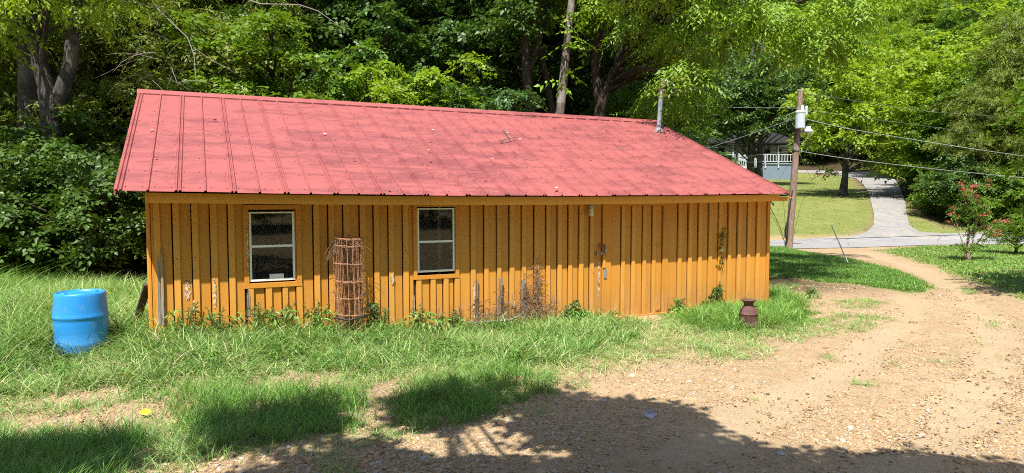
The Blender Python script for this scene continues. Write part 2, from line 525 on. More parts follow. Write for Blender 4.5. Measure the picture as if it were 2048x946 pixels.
M_road = road_mat("worn road", (.235, .235, .24), (.33, .33, .33), 30)
strip("road", [(1300, 500), (1580, 498), (1700, 496), (1850, 491), (2048, 488), (2400, 484)],
      [(1300, 483), (1580, 480), (1700, 473), (1850, 468), (2048, 464), (2400, 459)], M_road, .02)
M_drive = road_mat("limestone gravel", (.20, .197, .19), (.36, .35, .335), 14)
strip("gravel_driveway", [(1640, 480), (1700, 475), (1733, 466), (1747, 452), (1748, 430), (1742, 405), (1735, 385), (1727, 370), (1712, 357), (1680, 350), (1640, 347), (1600, 346), (1560, 345)],
      [(1960, 470), (1885, 468.5), (1838, 465), (1818, 452), (1814, 430), (1810, 405), (1803, 385), (1796, 368), (1786, 355), (1760, 346.5), (1700, 343), (1640, 341.5), (1590, 341)], M_drive, .05, 5, 10)

# ------------------------------------------------------------------ loose gravel (stuff, instanced stones)
def stones_stuff():
    N = 230000
    # denser near the camera
    y = 3.6 + (RNG.random(N) ** 1.7) * 12.5
    half = y * .80 + .5
    x = (RNG.random(N) * 2 - 1) * half
    Pp = np.stack([x, y], 1)
    g = grass_w(Pp)
    keep = RNG.random(N) > g * .8
    keep &= sdist(Pp, SHED_POLY) < 0
    keep &= RNG.random(N) > track_w(Pp) * .88
    keep &= ~((y > 10.6) & (x < -6.5))
    keep &= RNG.random(N) < np.interp(vnoise(x, y, 1.1, 9) * .6 + vnoise(x, y, .45, 19) * .4, [.3, .62], [.12, 1])
    Pp = Pp[keep]; n = len(Pp)
    sz = np.exp(RNG.normal(math.log(.0068), .48, n)); sz = np.clip(sz, .0035, .03)
    big = RNG.random(n) < .006; sz[big] *= 1.7
    zz = terrain(Pp[:, 0], Pp[:, 1]) + (vnoise(Pp[:, 0], Pp[:, 1], 2.1, 5) - .5) * .05 + (vnoise(Pp[:, 0], Pp[:, 1], .7, 6) - .5) * .06 * sstep(6, 3, Pp[:, 1]) + sz * .15
    me = bpy.data.meshes.new("gravel"); me.vertices.add(n)
    me.vertices.foreach_set("co", np.stack([Pp[:, 0], Pp[:, 1], zz], 1).astype(np.float32).ravel())
    for k, v in (("rot", np.stack([RNG.random(n)*.8-.4, RNG.random(n)*.8-.4, RNG.random(n)*6.28], 1)),
                 ("scl", np.stack([sz*RNG.uniform(.8, 1.5, n), sz, sz*RNG.uniform(.45, .85, n)], 1))):
        a = me.attributes.new(k, 'FLOAT_VECTOR', 'POINT'); a.data.foreach_set("vector", v.astype(np.float32).ravel())
    t = NT("river gravel")
    r = t.rnd(); v = t.coord()
    c = t.ramp(r, [(0, (.19, .12, .065)), (.12, (.29, .19, .105)), (.35, (.40, .27, .14)), (.68, (.50, .36, .20)), (.86, (.34, .30, .24)), (.95, (.44, .41, .36)), (1, (.50, .44, .34))])
    c = t.mix(t.math('MULTIPLY', t.noise(v, 2.0, 4), .5), c, (.27, .19, .11))
    t.done(t.bsdf(c, .85, 0, .25))
    me.materials.append(t.m)
    o = link(bpy.data.objects.new("gravel", me)); o['kind'] = 'stuff'
    ng = bpy.data.node_groups.new("gravel", 'GeometryNodeTree')
    ng.interface.new_socket("Geometry", in_out='INPUT', socket_type='NodeSocketGeometry')
    ng.interface.new_socket("Geometry", in_out='OUTPUT', socket_type='NodeSocketGeometry')
    N_ = ng.nodes; gi = N_.new('NodeGroupInput'); go = N_.new('NodeGroupOutput')
    iop = N_.new('GeometryNodeInstanceOnPoints')
    join = N_.new('GeometryNodeJoinGeometry')
    for k in range(4):
        ico = N_.new('GeometryNodeMeshIcoSphere'); ico.inputs['Radius'].default_value = 1; ico.inputs['Subdivisions'].default_value = 1 if k else 2
        sp = N_.new('GeometryNodeSetPosition')
        ns = N_.new('ShaderNodeTexNoise'); ns.noise_dimensions = '4D'; ns.inputs['W'].default_value = k * 3.7; ns.inputs['Scale'].default_value = 1.1
        sub = N_.new('ShaderNodeVectorMath'); sub.operation = 'SUBTRACT'; sub.inputs[1].default_value = (.5, .5, .5)
        sc = N_.new('ShaderNodeVectorMath'); sc.operation = 'SCALE'; sc.inputs['Scale'].default_value = 1.6
        ng.links.new(ns.outputs['Color'], sub.inputs[0]); ng.links.new(sub.outputs[0], sc.inputs[0])
        ng.links.new(ico.outputs[0], sp.inputs['Geometry']); ng.links.new(sc.outputs[0], sp.inputs['Offset'])
        sm = N_.new('GeometryNodeSetMaterial'); sm.inputs['Material'].default_value = t.m
        ng.links.new(sp.outputs[0], sm.inputs['Geometry'])
        g2i = N_.new('GeometryNodeGeometryToInstance'); ng.links.new(sm.outputs[0], g2i.inputs[0])
        ng.links.new(g2i.outputs[0], join.inputs[0])
    iop.inputs['Pick Instance'].default_value = True
    rv = N_.new('FunctionNodeRandomValue'); rv.data_type = 'INT'
    rv.inputs[4].default_value = 0; rv.inputs[5].default_value = 3
    ng.links.new(rv.outputs[2], iop.inputs['Instance Index'])
    for nm, sock in (("rot", 'Rotation'), ("scl", 'Scale')):
        na = N_.new('GeometryNodeInputNamedAttribute'); na.data_type = 'FLOAT_VECTOR'; na.inputs[0].default_value = nm
        if nm == "rot":
            e2r = N_.new('FunctionNodeEulerToRotation'); ng.links.new(na.outputs[0], e2r.inputs[0]); ng.links.new(e2r.outputs[0], iop.inputs[sock])
        else: ng.links.new(na.outputs[0], iop.inputs[sock])
    ng.links.new(gi.outputs[0], iop.inputs['Points']); ng.links.new(join.outputs[0], iop.inputs['Instance'])
    ng.links.new(iop.outputs[0], go.inputs[0])
    md = o.modifiers.new("gravel", 'NODES'); md.node_group = ng
stones_stuff()

# ------------------------------------------------------------------ the shed
shed = thing("shed", "long ochre board-and-batten shed under a faded red metal roof", "shed", SO, TH)

def wood_paint(name, base, dark, grain=1.0, wear=.0, wearcol=(.33, .27, .22), rough=.6):
    t = NT(name); v = t.coord(shed); r = t.rnd()
    n = t.noise(t.map(v, (38, 38, 1.6)), 1.0, 6, .7, .4)
    n2 = t.noise(t.map(v, (7, 7, .9), (3, 1, 4)), 1.0, 5, .6)
    saw = t.noise(t.map(v, (2, 2, 170)), 1.0, 3, .6)
    c = t.mix(t.math('MULTIPLY', n, grain), base, dark)
    c = t.mix(t.ramp(n2, [(.5, 0), (.75, .55)]), c, dark)
    c = t.mix(t.math('MULTIPLY', r, .42), c, tuple(k * .62 for k in base))
    z = t.sep(v)[2]
    low = t.ramp(z, [(0.0, 1), (.55, .35), (1.1, .08), (1.9, 0)])
    if wear > 0:
        w = t.noise(t.map(v, (22, 22, 5), (0, 5, 2)), 1.0, 6, .75)
        wm = t.math('MULTIPLY', t.ramp(w, [(.62, 0), (.66, 1)]), t.math('MULTIPLY', low, wear, True))
        c = t.mix(wm, c, wearcol)
        ws = t.noise(t.map(v, (30, 30, 8), (9, 5, 2)), 1.0, 5, .7)
        c = t.mix(t.math('MULTIPLY', t.ramp(ws, [(.68, 0), (.71, 1)]), .75), c, (.12, .06, .02))
        splash = t.math('MULTIPLY', t.ramp(z, [(0, .9), (.25, .5), (.6, 0)]), n2)
        c = t.mix(splash, c, (.28, .17, .09))
    warm = t.noise(t.map(v, (1.1, 1.1, .5), (7, 2, 3)), 1.0, 4, .6)
    c = t.mix(t.ramp(warm, [(.42, 0), (.62, .35)]), c, tuple(min(1, k * m_) for k, m_ in zip(base, (.78, .70, .55))))
    fade = t.ramp(t.noise(t.map(v, (16, 16, 2.2), (1, 9, 4)), 1.0, 5, .65), [(.52, 0), (.66, .4)])
    c = t.mix(t.math('MULTIPLY', fade, low), c, (.68, .45, .22))
    knots = t.vor(t.map(v, (9, 9, 3.2)), 1.0)
    c = t.mix(t.ramp(knots, [(.035, .8), (.06, 0)]), c, (.10, .05, .02))
    h = t.math('ADD', t.math('MULTIPLY', n, .6), t.math('MULTIPLY', saw, .35))
    return t.done(t.bsdf(c, rough, 0, .3, t.bump(h, .5, .004)))

M_board = wood_paint("ochre paint on boards", (.66, .31, .05), (.53, .215, .025), .8, .9)
M_batten = wood_paint("ochre paint on battens", (.74, .365, .065), (.58, .255, .035), .9, 1.0)
M_trim = wood_paint("ochre paint on trim", (.70, .32, .045), (.50, .19, .018), 1.0, .5)
M_fascia = wood_paint("ochre paint on fascia", (.72, .33, .035), (.56, .24, .02), .8, 0)
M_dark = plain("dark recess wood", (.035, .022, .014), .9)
M_grey = None
t = NT("bare weathered wood"); v = t.coord(shed)
n = t.noise(t.map(v, (45, 45, 2)), 1, 6, .75, .5)
c = t.mix(t.ramp(n, [(.3, 0), (.7, 1)]), (.10, .085, .07), (.42, .37, .31))
M_grey = t.done(t.bsdf(c, .9, 0, .15, t.bump(n, .8, .006)))

U_L, U_R = wu(296, 480), wu(1537, 480)
TOPZ = 2.02
W1L, W1R, W1T, W1B = wu(487, 490), wu(602, 490), wz(545, 409.5), wz(545, 574)
W2L, W2R, W2T, W2B = wu(826, 480), wu(917, 480), wz(872, 406), wz(872, 557)
DL, DR, DT, DB = wu(1203, 500), wu(1335, 500), 1.995, wz(1270, 634)
bp1 = [307.7, 346, 384.7, 421.4, 456.8]
bp2 = [627, 657, 687, 719.6, 747.5, 777, 805.8]
bp3 = [941, 967.8, 993.4, 1018.6, 1043, 1067.8, 1091.7, 1114.7, 1136, 1157, 1179]
bp4 = [1354.9, 1375.5, 1395.8, 1416, 1435.8, 1454.8, 1473.8, 1493.5, 1511.5]
def wall_run(u0, u1, bats, z0, z1, edge_l=False, edge_r=False):
    """boards between u0 and u1 with a batten over each joint; a dark open joint on the left of each batten"""
    us = [wu(b) for b in bats]
    edges = [u0] + us + [u1]
    for i in range(len(edges) - 1):
        a, b = edges[i], edges[i + 1]
        if b - a < .05: continue
        jz = random.uniform(-.015, .02); dy = random.uniform(-.002, .003)
        last = i == len(edges) - 2
        MB().box(a + (.002 if i == 0 else .004), b - (.002 if last else .015), dy, .02, z0 + jz, z1 + random.uniform(-.004, .004), .002).build("wall_board", M_board, shed)
    for u in us:
        w = random.uniform(.068, .08); tl = random.uniform(-.004, .004)
        m = Matrix.Translation((u, 0, 0)) @ Matrix.Rotation(tl / 2, 4, 'Y')
        MB().box(0, w, -random.uniform(.024, .031), .001, z0 - random.uniform(-.01, .03), z1 + .001, .0025, m).build("wall_batten", M_batten, shed)
wall_run(U_L + .07, W1L + .004, bp1, -.05, TOPZ)
wall_run(W1R - .004, W2L + .004, bp2, -.05, TOPZ)
wall_run(W2R - .004, DL - .004, bp3, -.05, TOPZ)
wall_run(DR + .004, U_R - .06, bp4, -.05, TOPZ)
wall_run(W1L + .003, W1R - .003, [493, 529, 563, 591], -.05, W1B + .03)
wall_run(W2L + .003, W2R - .003, [831, 860, 886, 908], -.05, W2B + .03)
# corner boards: two strips side by side at the left, one at the right
MB().box(U_L, U_L + .028, -.022, .06, -.05, TOPZ, .003).build("corner_board", M_trim, shed)
MB().box(U_L + .034, U_L + .064, -.016, .02, -.05, TOPZ, .003).build("corner_board", M_trim, shed)
MB().box(U_R - .058, U_R + .012, -.024, .06, -.05, TOPZ, .003).build("corner_board", M_trim, shed)
# sheathing behind the open joints (round the window and door openings)
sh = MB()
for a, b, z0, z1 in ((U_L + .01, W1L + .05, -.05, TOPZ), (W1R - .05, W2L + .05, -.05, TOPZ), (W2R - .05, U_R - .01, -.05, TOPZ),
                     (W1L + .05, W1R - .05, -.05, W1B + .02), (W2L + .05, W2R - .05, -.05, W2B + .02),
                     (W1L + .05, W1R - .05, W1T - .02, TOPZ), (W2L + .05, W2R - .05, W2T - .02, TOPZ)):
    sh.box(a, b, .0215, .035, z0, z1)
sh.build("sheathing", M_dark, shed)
t = NT("flaking paint"); v = t.coord(shed)
n = t.noise(t.map(v, (40, 40, 22)), 1, 5, .8)
M_flake = t.done(t.bsdf(t.ramp(n, [(.42, (.12, .07, .04)), (.5, (.55, .33, .13)), (.56, (.62, .58, .52))]), .85, 0, .2, t.bump(n, .6, .005)))
# peeled and patched pieces
def wpiece(px0, px1, py0, py1, off, mat, name="bare_wood_strip", thick=.012, lab=None):
    a, z1 = wall_at(px0, py0); b, _ = wall_at(px1, py0); _, z0 = wall_at(px0, py1)
    rough_ = name == 'flaking_patch'
    m = MB(); n = 16 if rough_ else 7; V = []
    random.seed(int(px0))
    for i in range(n + 1):
        z = z1 + (z0 - z1) * i / n
        jj = (b - a) * .3 if rough_ else .006
        j = random.uniform(-jj, jj * .3); k = random.uniform(-jj, jj * .3)
        s = .15 + .85 * min(1, i / 1.5)
        if rough_: s = (.1 + .9 * math.sin(math.pi * (i + .3) / (n + .6)) ** .6); j, k = abs(j) * s, -abs(k) * s
        V += [(a + j + (b - a) * (1 - s) * .5, -off, z), (b + k - (b - a) * (1 - s) * .5, -off, z)]
    F = [(2*i, 2*i+1, 2*i+3, 2*i+2)[::-1] for i in range(n)]
    V2 = V + [(p[0], -off + thick, p[2]) for p in V]; N = len(V)
    F2 = F + [tuple(i + N for i in f[::-1]) for f in F]
    F2 += [(2*i, 2*i+2, 2*i+2+N, 2*i+N) for i in range(n)] + [(2*i+3, 2*i+1, 2*i+1+N, 2*i+3+N) for i in range(n)]
    m.add(V2, F2)
    o = m.build(name, mat, shed)
    if lab: o['label'] = lab
wpiece(314, 319.5, 512, 650, .037, M_grey, "split_board", .014, "grey split wood on the leftmost batten")
wpiece(320.5, 325.5, 498, 650, .041, M_grey, "split_board", .012)
wpiece(424, 433, 555, 616, .0345, M_flake, 'flaking_patch', lab="bare whitish patch where the paint has gone")
wpiece(366, 383, 558, 602, .0035, M_flake, "flaking_patch", .003)
wpiece(491, 496, 450, 545, .031, M_flake, "flaking_patch", .004)
wpiece(494, 500, 578, 632, .036, M_grey)
wpiece(780, 788, 548, 570, .034, M_flake, "flaking_patch", .004)
wpiece(944, 949, 560, 640, .035, M_flake, 'flaking_patch', .004)
wpiece(1024, 1029, 600, 640, .035, M_flake, 'flaking_patch', .004)
wpiece(384, 391, 600, 640, .034, M_flake, 'flaking_patch', .004)
wpiece(826, 830, 590, 640, .006, M_grey)
wpiece(1195, 1200, 520, 600, .006, M_flake, "flaking_patch", .004)
wpiece(1203.5, 1208, 517, 535, .05, M_batten, "broken_splinter", .012)
wpiece(1206, 1211, 533, 556, .042, M_grey, "broken_splinter", .01)

# windows
M_alum = plain("pale green white frame paint", (.80, .86, .80), .45, 0, .5, .12, 20, .05)
t = NT("dusty window glass"); v = t.coord(shed)
gl = t.n('ShaderNodeBsdfGlossy'); gl.inputs['Roughness'].default_value = .03; gl.inputs[0].default_value = (.9, .93, .9, 1)
tp = t.n('ShaderNodeBsdfTransparent'); tp.inputs[0].default_value = (.72, .76, .7, 1)
df = t.n('ShaderNodeBsdfDiffuse'); df.inputs[0].default_value = (.35, .34, .3, 1)
fr = t.n('ShaderNodeFresnel'); fr.inputs[0].default_value = 1.42
m1 = t.n('ShaderNodeMixShader'); t.l(fr.outputs[0], m1.inputs[0]); t.l(tp.outputs[0], m1.inputs[1]); t.l(gl.outputs[0], m1.inputs[2])
m2 = t.n('ShaderNodeMixShader')
t.l(t.math('MULTIPLY', t.ramp(t.noise(t.map(v, (9, 9, 6)), 1, 6, .7), [(.3, .02), (.8, .3)]), .15), m2.inputs[0])
t.l(m1.outputs[0], m2.inputs[1]); t.l(df.outputs[0], m2.inputs[2])
M_glass = t.done(m2.outputs[0])

def window(L, R, T, B, gL, gR, gT, gB, rail, cw, label):
    w = link(bpy.data.objects.new("window", None), shed); w.location = ((L + R) / 2, 0, B); w['label'] = label
    ox, oz = -(L + R) / 2, -B
    def bx(name, mat, a, b, y0, y1, z0, z1, c=.003):
        return MB().box(a + ox, b + ox, y0, y1, z0 + oz, z1 + oz, c).build(name, mat, w)
    def mitre(name, pts, y0, y1):
        V = [(p[0] + ox, y0, p[1] + oz) for p in pts] + [(p[0] + ox, y1, p[1] + oz) for p in pts]
        MB().add(V, [(0, 1, 2, 3), (7, 6, 5, 4), (0, 4, 5, 1), (1, 5, 6, 2), (2, 6, 7, 3), (3, 7, 4, 0)]).build(name, M_trim, w)
    g = .002
    mitre("casing", [(L, T), (L + cw, T - cw), (R - cw, T - cw), (R, T)], -.03, .02)
    mitre("casing", [(L, B), (R, B), (R - cw, B + cw), (L + cw, B + cw)], -.034, .02)
    mitre("casing", [(L, T - g*2), (L, B + g*2), (L + cw - g, B + cw + g), (L + cw - g, T - cw - g)], -.028, .02)
    mitre("casing", [(R, T - g*2), (R - cw + g, T - cw - g), (R - cw + g, B + cw + g), (R, B + g*2)], -.028, .02)
    a, b, z0, z1 = gL, gR, gB, gT; f = .028
    bx("frame", M_alum, a, a + f, -.008, .045, z0, z1); bx("frame", M_alum, b - f, b, -.008, .045, z0, z1)
    bx("frame", M_alum, a + f, b - f, -.006, .045, z1 - f * .7, z1); bx("frame", M_alum, a + f, b - f, -.012, .045, z0, z0 + f)
    bx("meeting_rail", M_alum, a + f, b - f, -.004, .045, rail - .016, rail + .016)
    for za, zb, yy in ((z0 + f, rail - .016, .012), (rail + .016, z1 - f * .7, .024)):
        MB().box(a + f + ox, b - f + ox, yy, yy + .004, za + oz, zb + oz).build("pane", M_glass, w)
    # stop strips between casing and frame
    bx("stop", M_trim, L + cw + .001, a - .001, -.004, .03, z0 - .02, z1 + .02, 0) if a - L - cw > .006 else None
    bx("stop", M_trim, b + .001, R - cw - .001, -.004, .03, z0 - .02, z1 + .02, 0) if R - cw - b > .006 else None
    return w
cw = .062
window(W1L, W1R, W1T, W1B, wu(498.5, 490), wu(589.5, 490), W1T - cw - .03, wz(545, 561.5), wz(545, 492), cw,
       "wider window with a cracked dusty upper pane and a pale label in its lower corner")
window(W2L, W2R, W2T, W2B, wu(834.5, 480), wu(909, 480), W2T - cw - .012, wz(872, 543.5), wz(872, 483), cw * .92,
       "narrower window with a clean white frame")
# seen inside: clutter
M_in = plain("grey stored timber", (.30, .28, .25), .8)
M_paper = plain("faded paper", (.75, .74, .68), .8, 0, .2, .1)
def inbox(name, lab, a, b, y0, y1, z0, z1, rot=0, mat=None):
    m = Matrix.Translation(((a+b)/2, (y0+y1)/2, (z0+z1)/2)) @ Matrix.Rotation(rot, 4, 'Y')
    o = MB().box(-(b-a)/2, (b-a)/2, -(y1-y0)/2, (y1-y0)/2, -(z1-z0)/2, (z1-z0)/2, .003, m).build(name, mat or M_in)
    o.location = SO; o.rotation_euler = (0, 0, TH)
    return o
wm1 = (W1L + W1R) / 2
st = thing("storage_rack", "grey timber rack standing dimly inside behind the wider window", "rack", shed_world(wm1, .5, 0), TH)
for i, (a, b, z0, z1, r) in enumerate([(-.22, -.18, 0, 1.42, 0), (.06, .10, 0, 1.38, 0), (.20, .235, 0, 1.4, 0), (-.3, .3, 1.3, 1.34, 0), (-.25, .12, 1.02, 1.07, -.35), (-.3, .3, .78, .82, 0)]):
    m = Matrix.Translation(((a+b)/2, 0, (z0+z1)/2)) @ Matrix.Rotation(r, 4, 'Y')
    MB().box(-(b-a)/2, (b-a)/2, -.02, .02, -(z1-z0)/2, (z1-z0)/2, .002, m).build("post" if b - a < .1 else "shelf_bar", M_in, st)
pa, pz = wall_at(552, 553)
sticker = MB().box(pa - .08, pa + .10, .007, .0085, pz - .03, pz + .035).build("window_label", M_paper, shed)
sticker['label'] = "pale paper label low in the wider window"
wm2 = wu(890, 500)
inpost = MB().box(-.022, .022, -.022, .022, 0, 2.0, .003).build("inner_post", M_paper); inpost.location = shed_world(wm2 + .06, .45, 0); inpost.rotation_euler = (0, 0, TH)
tag(inpost, "pale upright post inside the shed seen through the narrower window", "post")
# door
door = link(bpy.data.objects.new("door", None), shed); door.location = (DL, 0, DB); door['label'] = "plank door with a padlock and bolt at its left edge"
def dbx(name, mat, a, b, y0, y1, z0, z1, c=.003):
    return MB().box(a - DL, b - DL, y0, y1, z0 - DB, z1 - DB, c).build(name, mat, door)
d1, d2 = wu(1221.5, 500), wu(1323.7, 500)
dt = wz(1260, 412)
dus = [wu(p) for p in (1241.8, 1262.4, 1284.4, 1303.4)]
ed = [d1] + dus + [d2]
for i in range(len(ed) - 1):
    dbx("door_board", M_board, ed[i] + .004, ed[i+1] - .015, -.004, .018, DB + .045, dt)
for u in dus:
    dbx("door_batten", M_batten, u, u + .07, -.026, -.004, DB + .045, dt)
dbx("door_casing", M_trim, DL + .006, d1 - .010, -.03, .018, DB + .02, 1.94)
dbx("door_casing", M_trim, d2 + .002, DR - .004, -.03, .018, DB + .02, 1.94)
dbx("door_casing", M_trim, DL + .006, DR - .004, -.034, .018, dt + .003, DT)
dbx("door_sill_strip", M_trim, DL + .03, DR - .02, -.045, .015, DB - .012, DB + .042)
M_steel = plain("aged steel", (.30, .28, .27), .4, .8, .5, .3, 30)
M_rust = plain("rust", (.20, .08, .045), .85, .1, .3, .45, 18, .5)
hu, hz = wall_at(1200, 491)
lo = lambda a, b, y0, y1, z0, z1, mat, name: MB().box(a - DL, b - DL, y0, y1, z0 - DB, z1 - DB, .003).build(name, mat, door)
lo(hu - .045, hu + .075, -.046, -.036, hz - .022, hz + .022, M_rust, "hasp")
pl = MB(); px_, pz_ = hu + .075 - DL, hz - .075 - DB
pl.box(px_ - .026, px_ + .026, -.075, -.045, pz_ - .035, pz_ + .022, .005)
pl.build("padlock", M_steel, door)
pl = MB().tube([(px_ - .016, -.06, pz_ + .02), (px_ - .016, -.06, pz_ + .055), (px_, -.06, pz_ + .07), (px_ + .016, -.06, pz_ + .055), (px_ + .016, -.06, pz_ + .02)], .005, 6)
pl.build("padlock_shackle", M_steel, door)
bu, bz = wall_at(1189, 507); bu2, _ = wall_at(1207, 507)
MB().tube([(bu - DL, -.05, bz - DB), (bu2 - DL + .02, -.05, bz - DB)], .009, 8).box(bu - DL + .01, bu - DL + .03, -.062, -.026, bz - DB - .03, bz - DB + .03, .002).box(bu - DL + .08, bu - DL + .10, -.062, -.036, bz - DB - .03, bz - DB + .03, .002).build("slide_bolt", M_steel, door)
for py in (487, 614):
    a, z = wall_at(1318, py)
    MB().tube([(a - .10 - DL, -.035, z - DB), (a - DL, -.035, z - DB - .015), (a - DL, -.035, z - DB + .02), (a - .10 - DL, -.035, z - DB)], .004, 5).build("hinge", M_batten, door)
# nails, one joined piece
nl = MB()
for u in [wu(p) + .035 for p in bp1 + bp2 + bp3 + bp4]:
    for z in (1.25, 1.72, .25):
        z += random.uniform(-.05, .05)
        nl.tube([(u + random.uniform(-.012, .012), -.029, z), (u, -.0335, z)], .0045, 5)
for wl, wr, wt, wb in ((W1L, W1R, W1T, W1B), (W2L, W2R, W2T, W2B)):
    for i in range(6):
        z = wb + (wt - wb) * (i + .5) / 6
        for u in (wl + .03, wr - .03): nl.tube([(u, -.027, z), (u, -.0325, z)], .0045, 5)
no = nl.build("nails", M_dark, shed); no['kind'] = 'stuff'
# lamp
la, lz = wall_at(1176, 409)
lamp = link(bpy.data.objects.new("wall_lamp", None), shed); lamp.location = (la, -.10, lz + .0); lamp['label'] = "jar-shaped porch light hanging under the eave"
MB().lathe([(.045, .0), (.052, -.012), (.052, -.03), (.03, -.045), (.03, -.06)], 16).box(-.02, .02, 0, .10, -.03, -.005, .002).build("lamp_holder", plain("grey lamp metal", (.35, .33, .28), .5, .5), lamp)
t = NT("jar glass"); M_jar = t.done(t.bsdf(t.mix(t.noise(t.coord(), 14, 3), (.80, .76, .60), (.62, .58, .42)), .2, 0, .6))
MB().lathe([(.028, -.058), (.034, -.068), (.034, -.095), (.030, -.102), (.034, -.11), (.036, -.135), (.038, -.16), (.032, -.178), (.016, -.186), (.0, -.188)], 18).build("glass_jar", M_jar, lamp)

# fascia in three lengths, with a lower strip at the right end
fz0, fz1 = EAVE_Z - .137, EAVE_Z - .017
fy = -SH_D + .068
def sag(u):                      # the eave hangs a little in its middle
    return -.05 * math.sin(max(0, min(1, u / 10.5)) * math.pi) ** 1.0
ful = wu(290, 400) ; 
def fu(px): 
    d = ray(px, 395); o = SO + BH * fy; t_ = (o - CAMP).dot(BH) / d.dot(BH)
    return (CAMP + d * t_ - SO).dot(AH)
for a, b in ((fu(290), fu(296.5)), (fu(296.8), fu(407)), (fu(407.6), fu(860)), (fu(860.6), fu(1559))):
    m = MB(); n = max(1, int((b - a) / .6)); V = []
    for i in range(n + 1):
        u = a + (b - a) * i / n; s = sag(u)
        V += [(u, fy - .001, fz0 + s), (u, fy + .024, fz0 + s), (u, fy + .024, fz1 + s), (u, fy - .001, fz1 + s)]
    F = [(0, 1, 2, 3), (4*n+3, 4*n+2, 4*n+1, 4*n)]
    for i in range(n):
        for k in range(4): F.append((4*i+k, 4*i+4+k, 4*i+4+(k+1) % 4, 4*i+(k+1) % 4))
    m.add(V, F).build("fascia_board", M_fascia, shed)
# soffit boards from the wall to the fascia
MB().box(U_L - .05, U_R + .15, -SH_D + .07, -.03, 2.022, 2.034).build("soffit", M_fascia, shed)
MB().box(U_R + .02, fu(1559) + .04, fy + .026, fy + .07, fz0 + .0, fz0 + .075, .003).build("rafter_end", M_trim, shed)
MB().box(U_R + .02, fu(1559) + .06, fy + .026, .2, fz1 - .035, fz1 - .012, .003).build("rafter_end", M_dark, shed)

# roof
def roof_mat():
    t = NT("faded red metal"); v = t.coord(shed); s = t.sep(v)
    bands = t.math('SINE', t.math('MULTIPLY', t.math('ADD', s[1], t.math('MULTIPLY', t.noise(v, .8, 2), .25)), 2 * math.pi / .535))
    n = t.noise(t.map(v, (1.3, 3.6, 1)), 1.0, 8, .78, .9)
    n2 = t.noise(t.map(v, (.35, .5, 1), (4, 2, 0)), 1.0, 3, .5)
    nf = t.noise(t.map(v, (14, 30, 14)), 1.0, 6, .75)
    base = t.mix(n2, (.28, .074, .068), (.35, .107, .098))
    base = t.mix(t.ramp(nf, [(.35, .0), (.7, .35)]), base, (.36, .11, .11))
    st = t.math('ADD', t.math('ADD', n, t.math('MULTIPLY', bands, .02)), t.math('MULTIPLY', t.math('SUBTRACT', n2, .5), .35))
    stm = t.math('MULTIPLY', t.ramp(st, [(.45, 0), (.53, .5), (.64, 1)]), t.ramp(nf, [(.3, .35), (.6, 1)]))
    c = t.mix(t.math('MULTIPLY', stm, .74), base, (.085, .020, .028))
    c = t.mix(t.ramp(bands, [(.80, 0), (1.0, .08)]), c, (.34, .085, .085))
    sp = t.vor(t.map(v, (12, 16, 12)), 1.0)
    c = t.mix(t.ramp(sp, [(.05, .7), (.08, 0)]), c, (.12, .03, .03))
    wv = t.math('MULTIPLY', bands, 1.0)
    return t.done(t.bsdf(c, t.ramp(n, [(.3, .42), (.7, .6)]), 0, .35, t.bump(wv, .12, .02, t.bump(nf, .15, .004))))
M_roof = roof_mat()
SL = math.hypot(RUN, RIDGE_RISE); ang = math.atan2(RIDGE_RISE, RUN)
roof = link(bpy.data.objects.new("roof", None), shed); roof.location = (0, -SH_D, EAVE_Z)
def panel_profile(w0, w1, W=.61):
    """(x, height) across a panel: double rib at the seam, single rib in the middle"""
    r, h = .018, .022
    pr = [(0, 0)]
    def rib(c): return [(c - r, 0), (c - .006, h), (c + .006, h), (c + r, 0)]
    pr = rib(.020) + rib(.062) + rib(W / 2 + .03) + [(W - .001, 0)]
    pr = [(-.004, 0.0)] + pr
    return [p for p in pr if w0 <= p[0] <= w1]
def roof_panel(u0, W, side, name="roof_panel"):
    pr = panel_profile(-1, W + .001)
    if pr[-1][0] < W - .002: pr.append((W - .001, 0))
    n = 16; V = []; F = []
    sl = SL + .01
    for i in range(n + 1):
        s = sl * i / n
        for x, h in pr:
            u = u0 + x
            dz = sag(u) * (1 - i / n) + .004 * math.sin(i * 2.9 + u0 * 3) * (1 if h == 0 else .3)
            yy, zz = s * math.cos(ang) - h * math.sin(ang), s * math.sin(ang) + h * math.cos(ang) + dz
            V.append((u, yy if side == 0 else 2 * RUN - yy, zz))
    m = len(pr)
    for i in range(n):
        for k in range(m - 1):
            f = (i*m+k, i*m+k+1, (i+1)*m+k+1, (i+1)*m+k)
            F.append(f if side == 0 else f[::-1])
    N = len(V)
    V += [(p[0], p[1], p[2] - .003) for p in V[:N]]
    F += [tuple(j + N for j in f[::-1]) for f in F]
    F += [(k, k + N, k + 1 + N, k + 1) for k in range(m - 1)]
    F += [(i*m, (i+1)*m, (i+1)*m+N, i*m+N) for i in range(n)] + [(i*m+m-1, i*m+m-1+N, (i+1)*m+m-1+N, (i+1)*m+m-1) for i in range(n)]
    return MB().add(V, F).build(name, M_roof, roof)
for side in (0, 1):
    u = 0
    while u < ROOF_L - .02:
        roof_panel(u, min(.61, ROOF_L - u), side); u += .61
# closing rib at the far gable edge and rake flashing
sc_ = MB()
for k in range(18):
    for i in range(9):
        s = .12 + i * .512
        for dx in (-.03, .10, .275, .40):
            u = k * .61 + dx
            if u < 0.02 or u > ROOF_L - .02 or random.random() < .12: continue
            c = (u, s * math.cos(ang), s * math.sin(ang) + sag(u) * (1 - s / SL) + .004)
            sc_.lathe([(.008, 0), (.008, .004), (.004, .008)], 5, c, False)
so_ = sc_.build("roof_screws", plain("dull screw heads", (.16, .05, .05), .6, .4), roof); so_['kind'] = 'stuff'
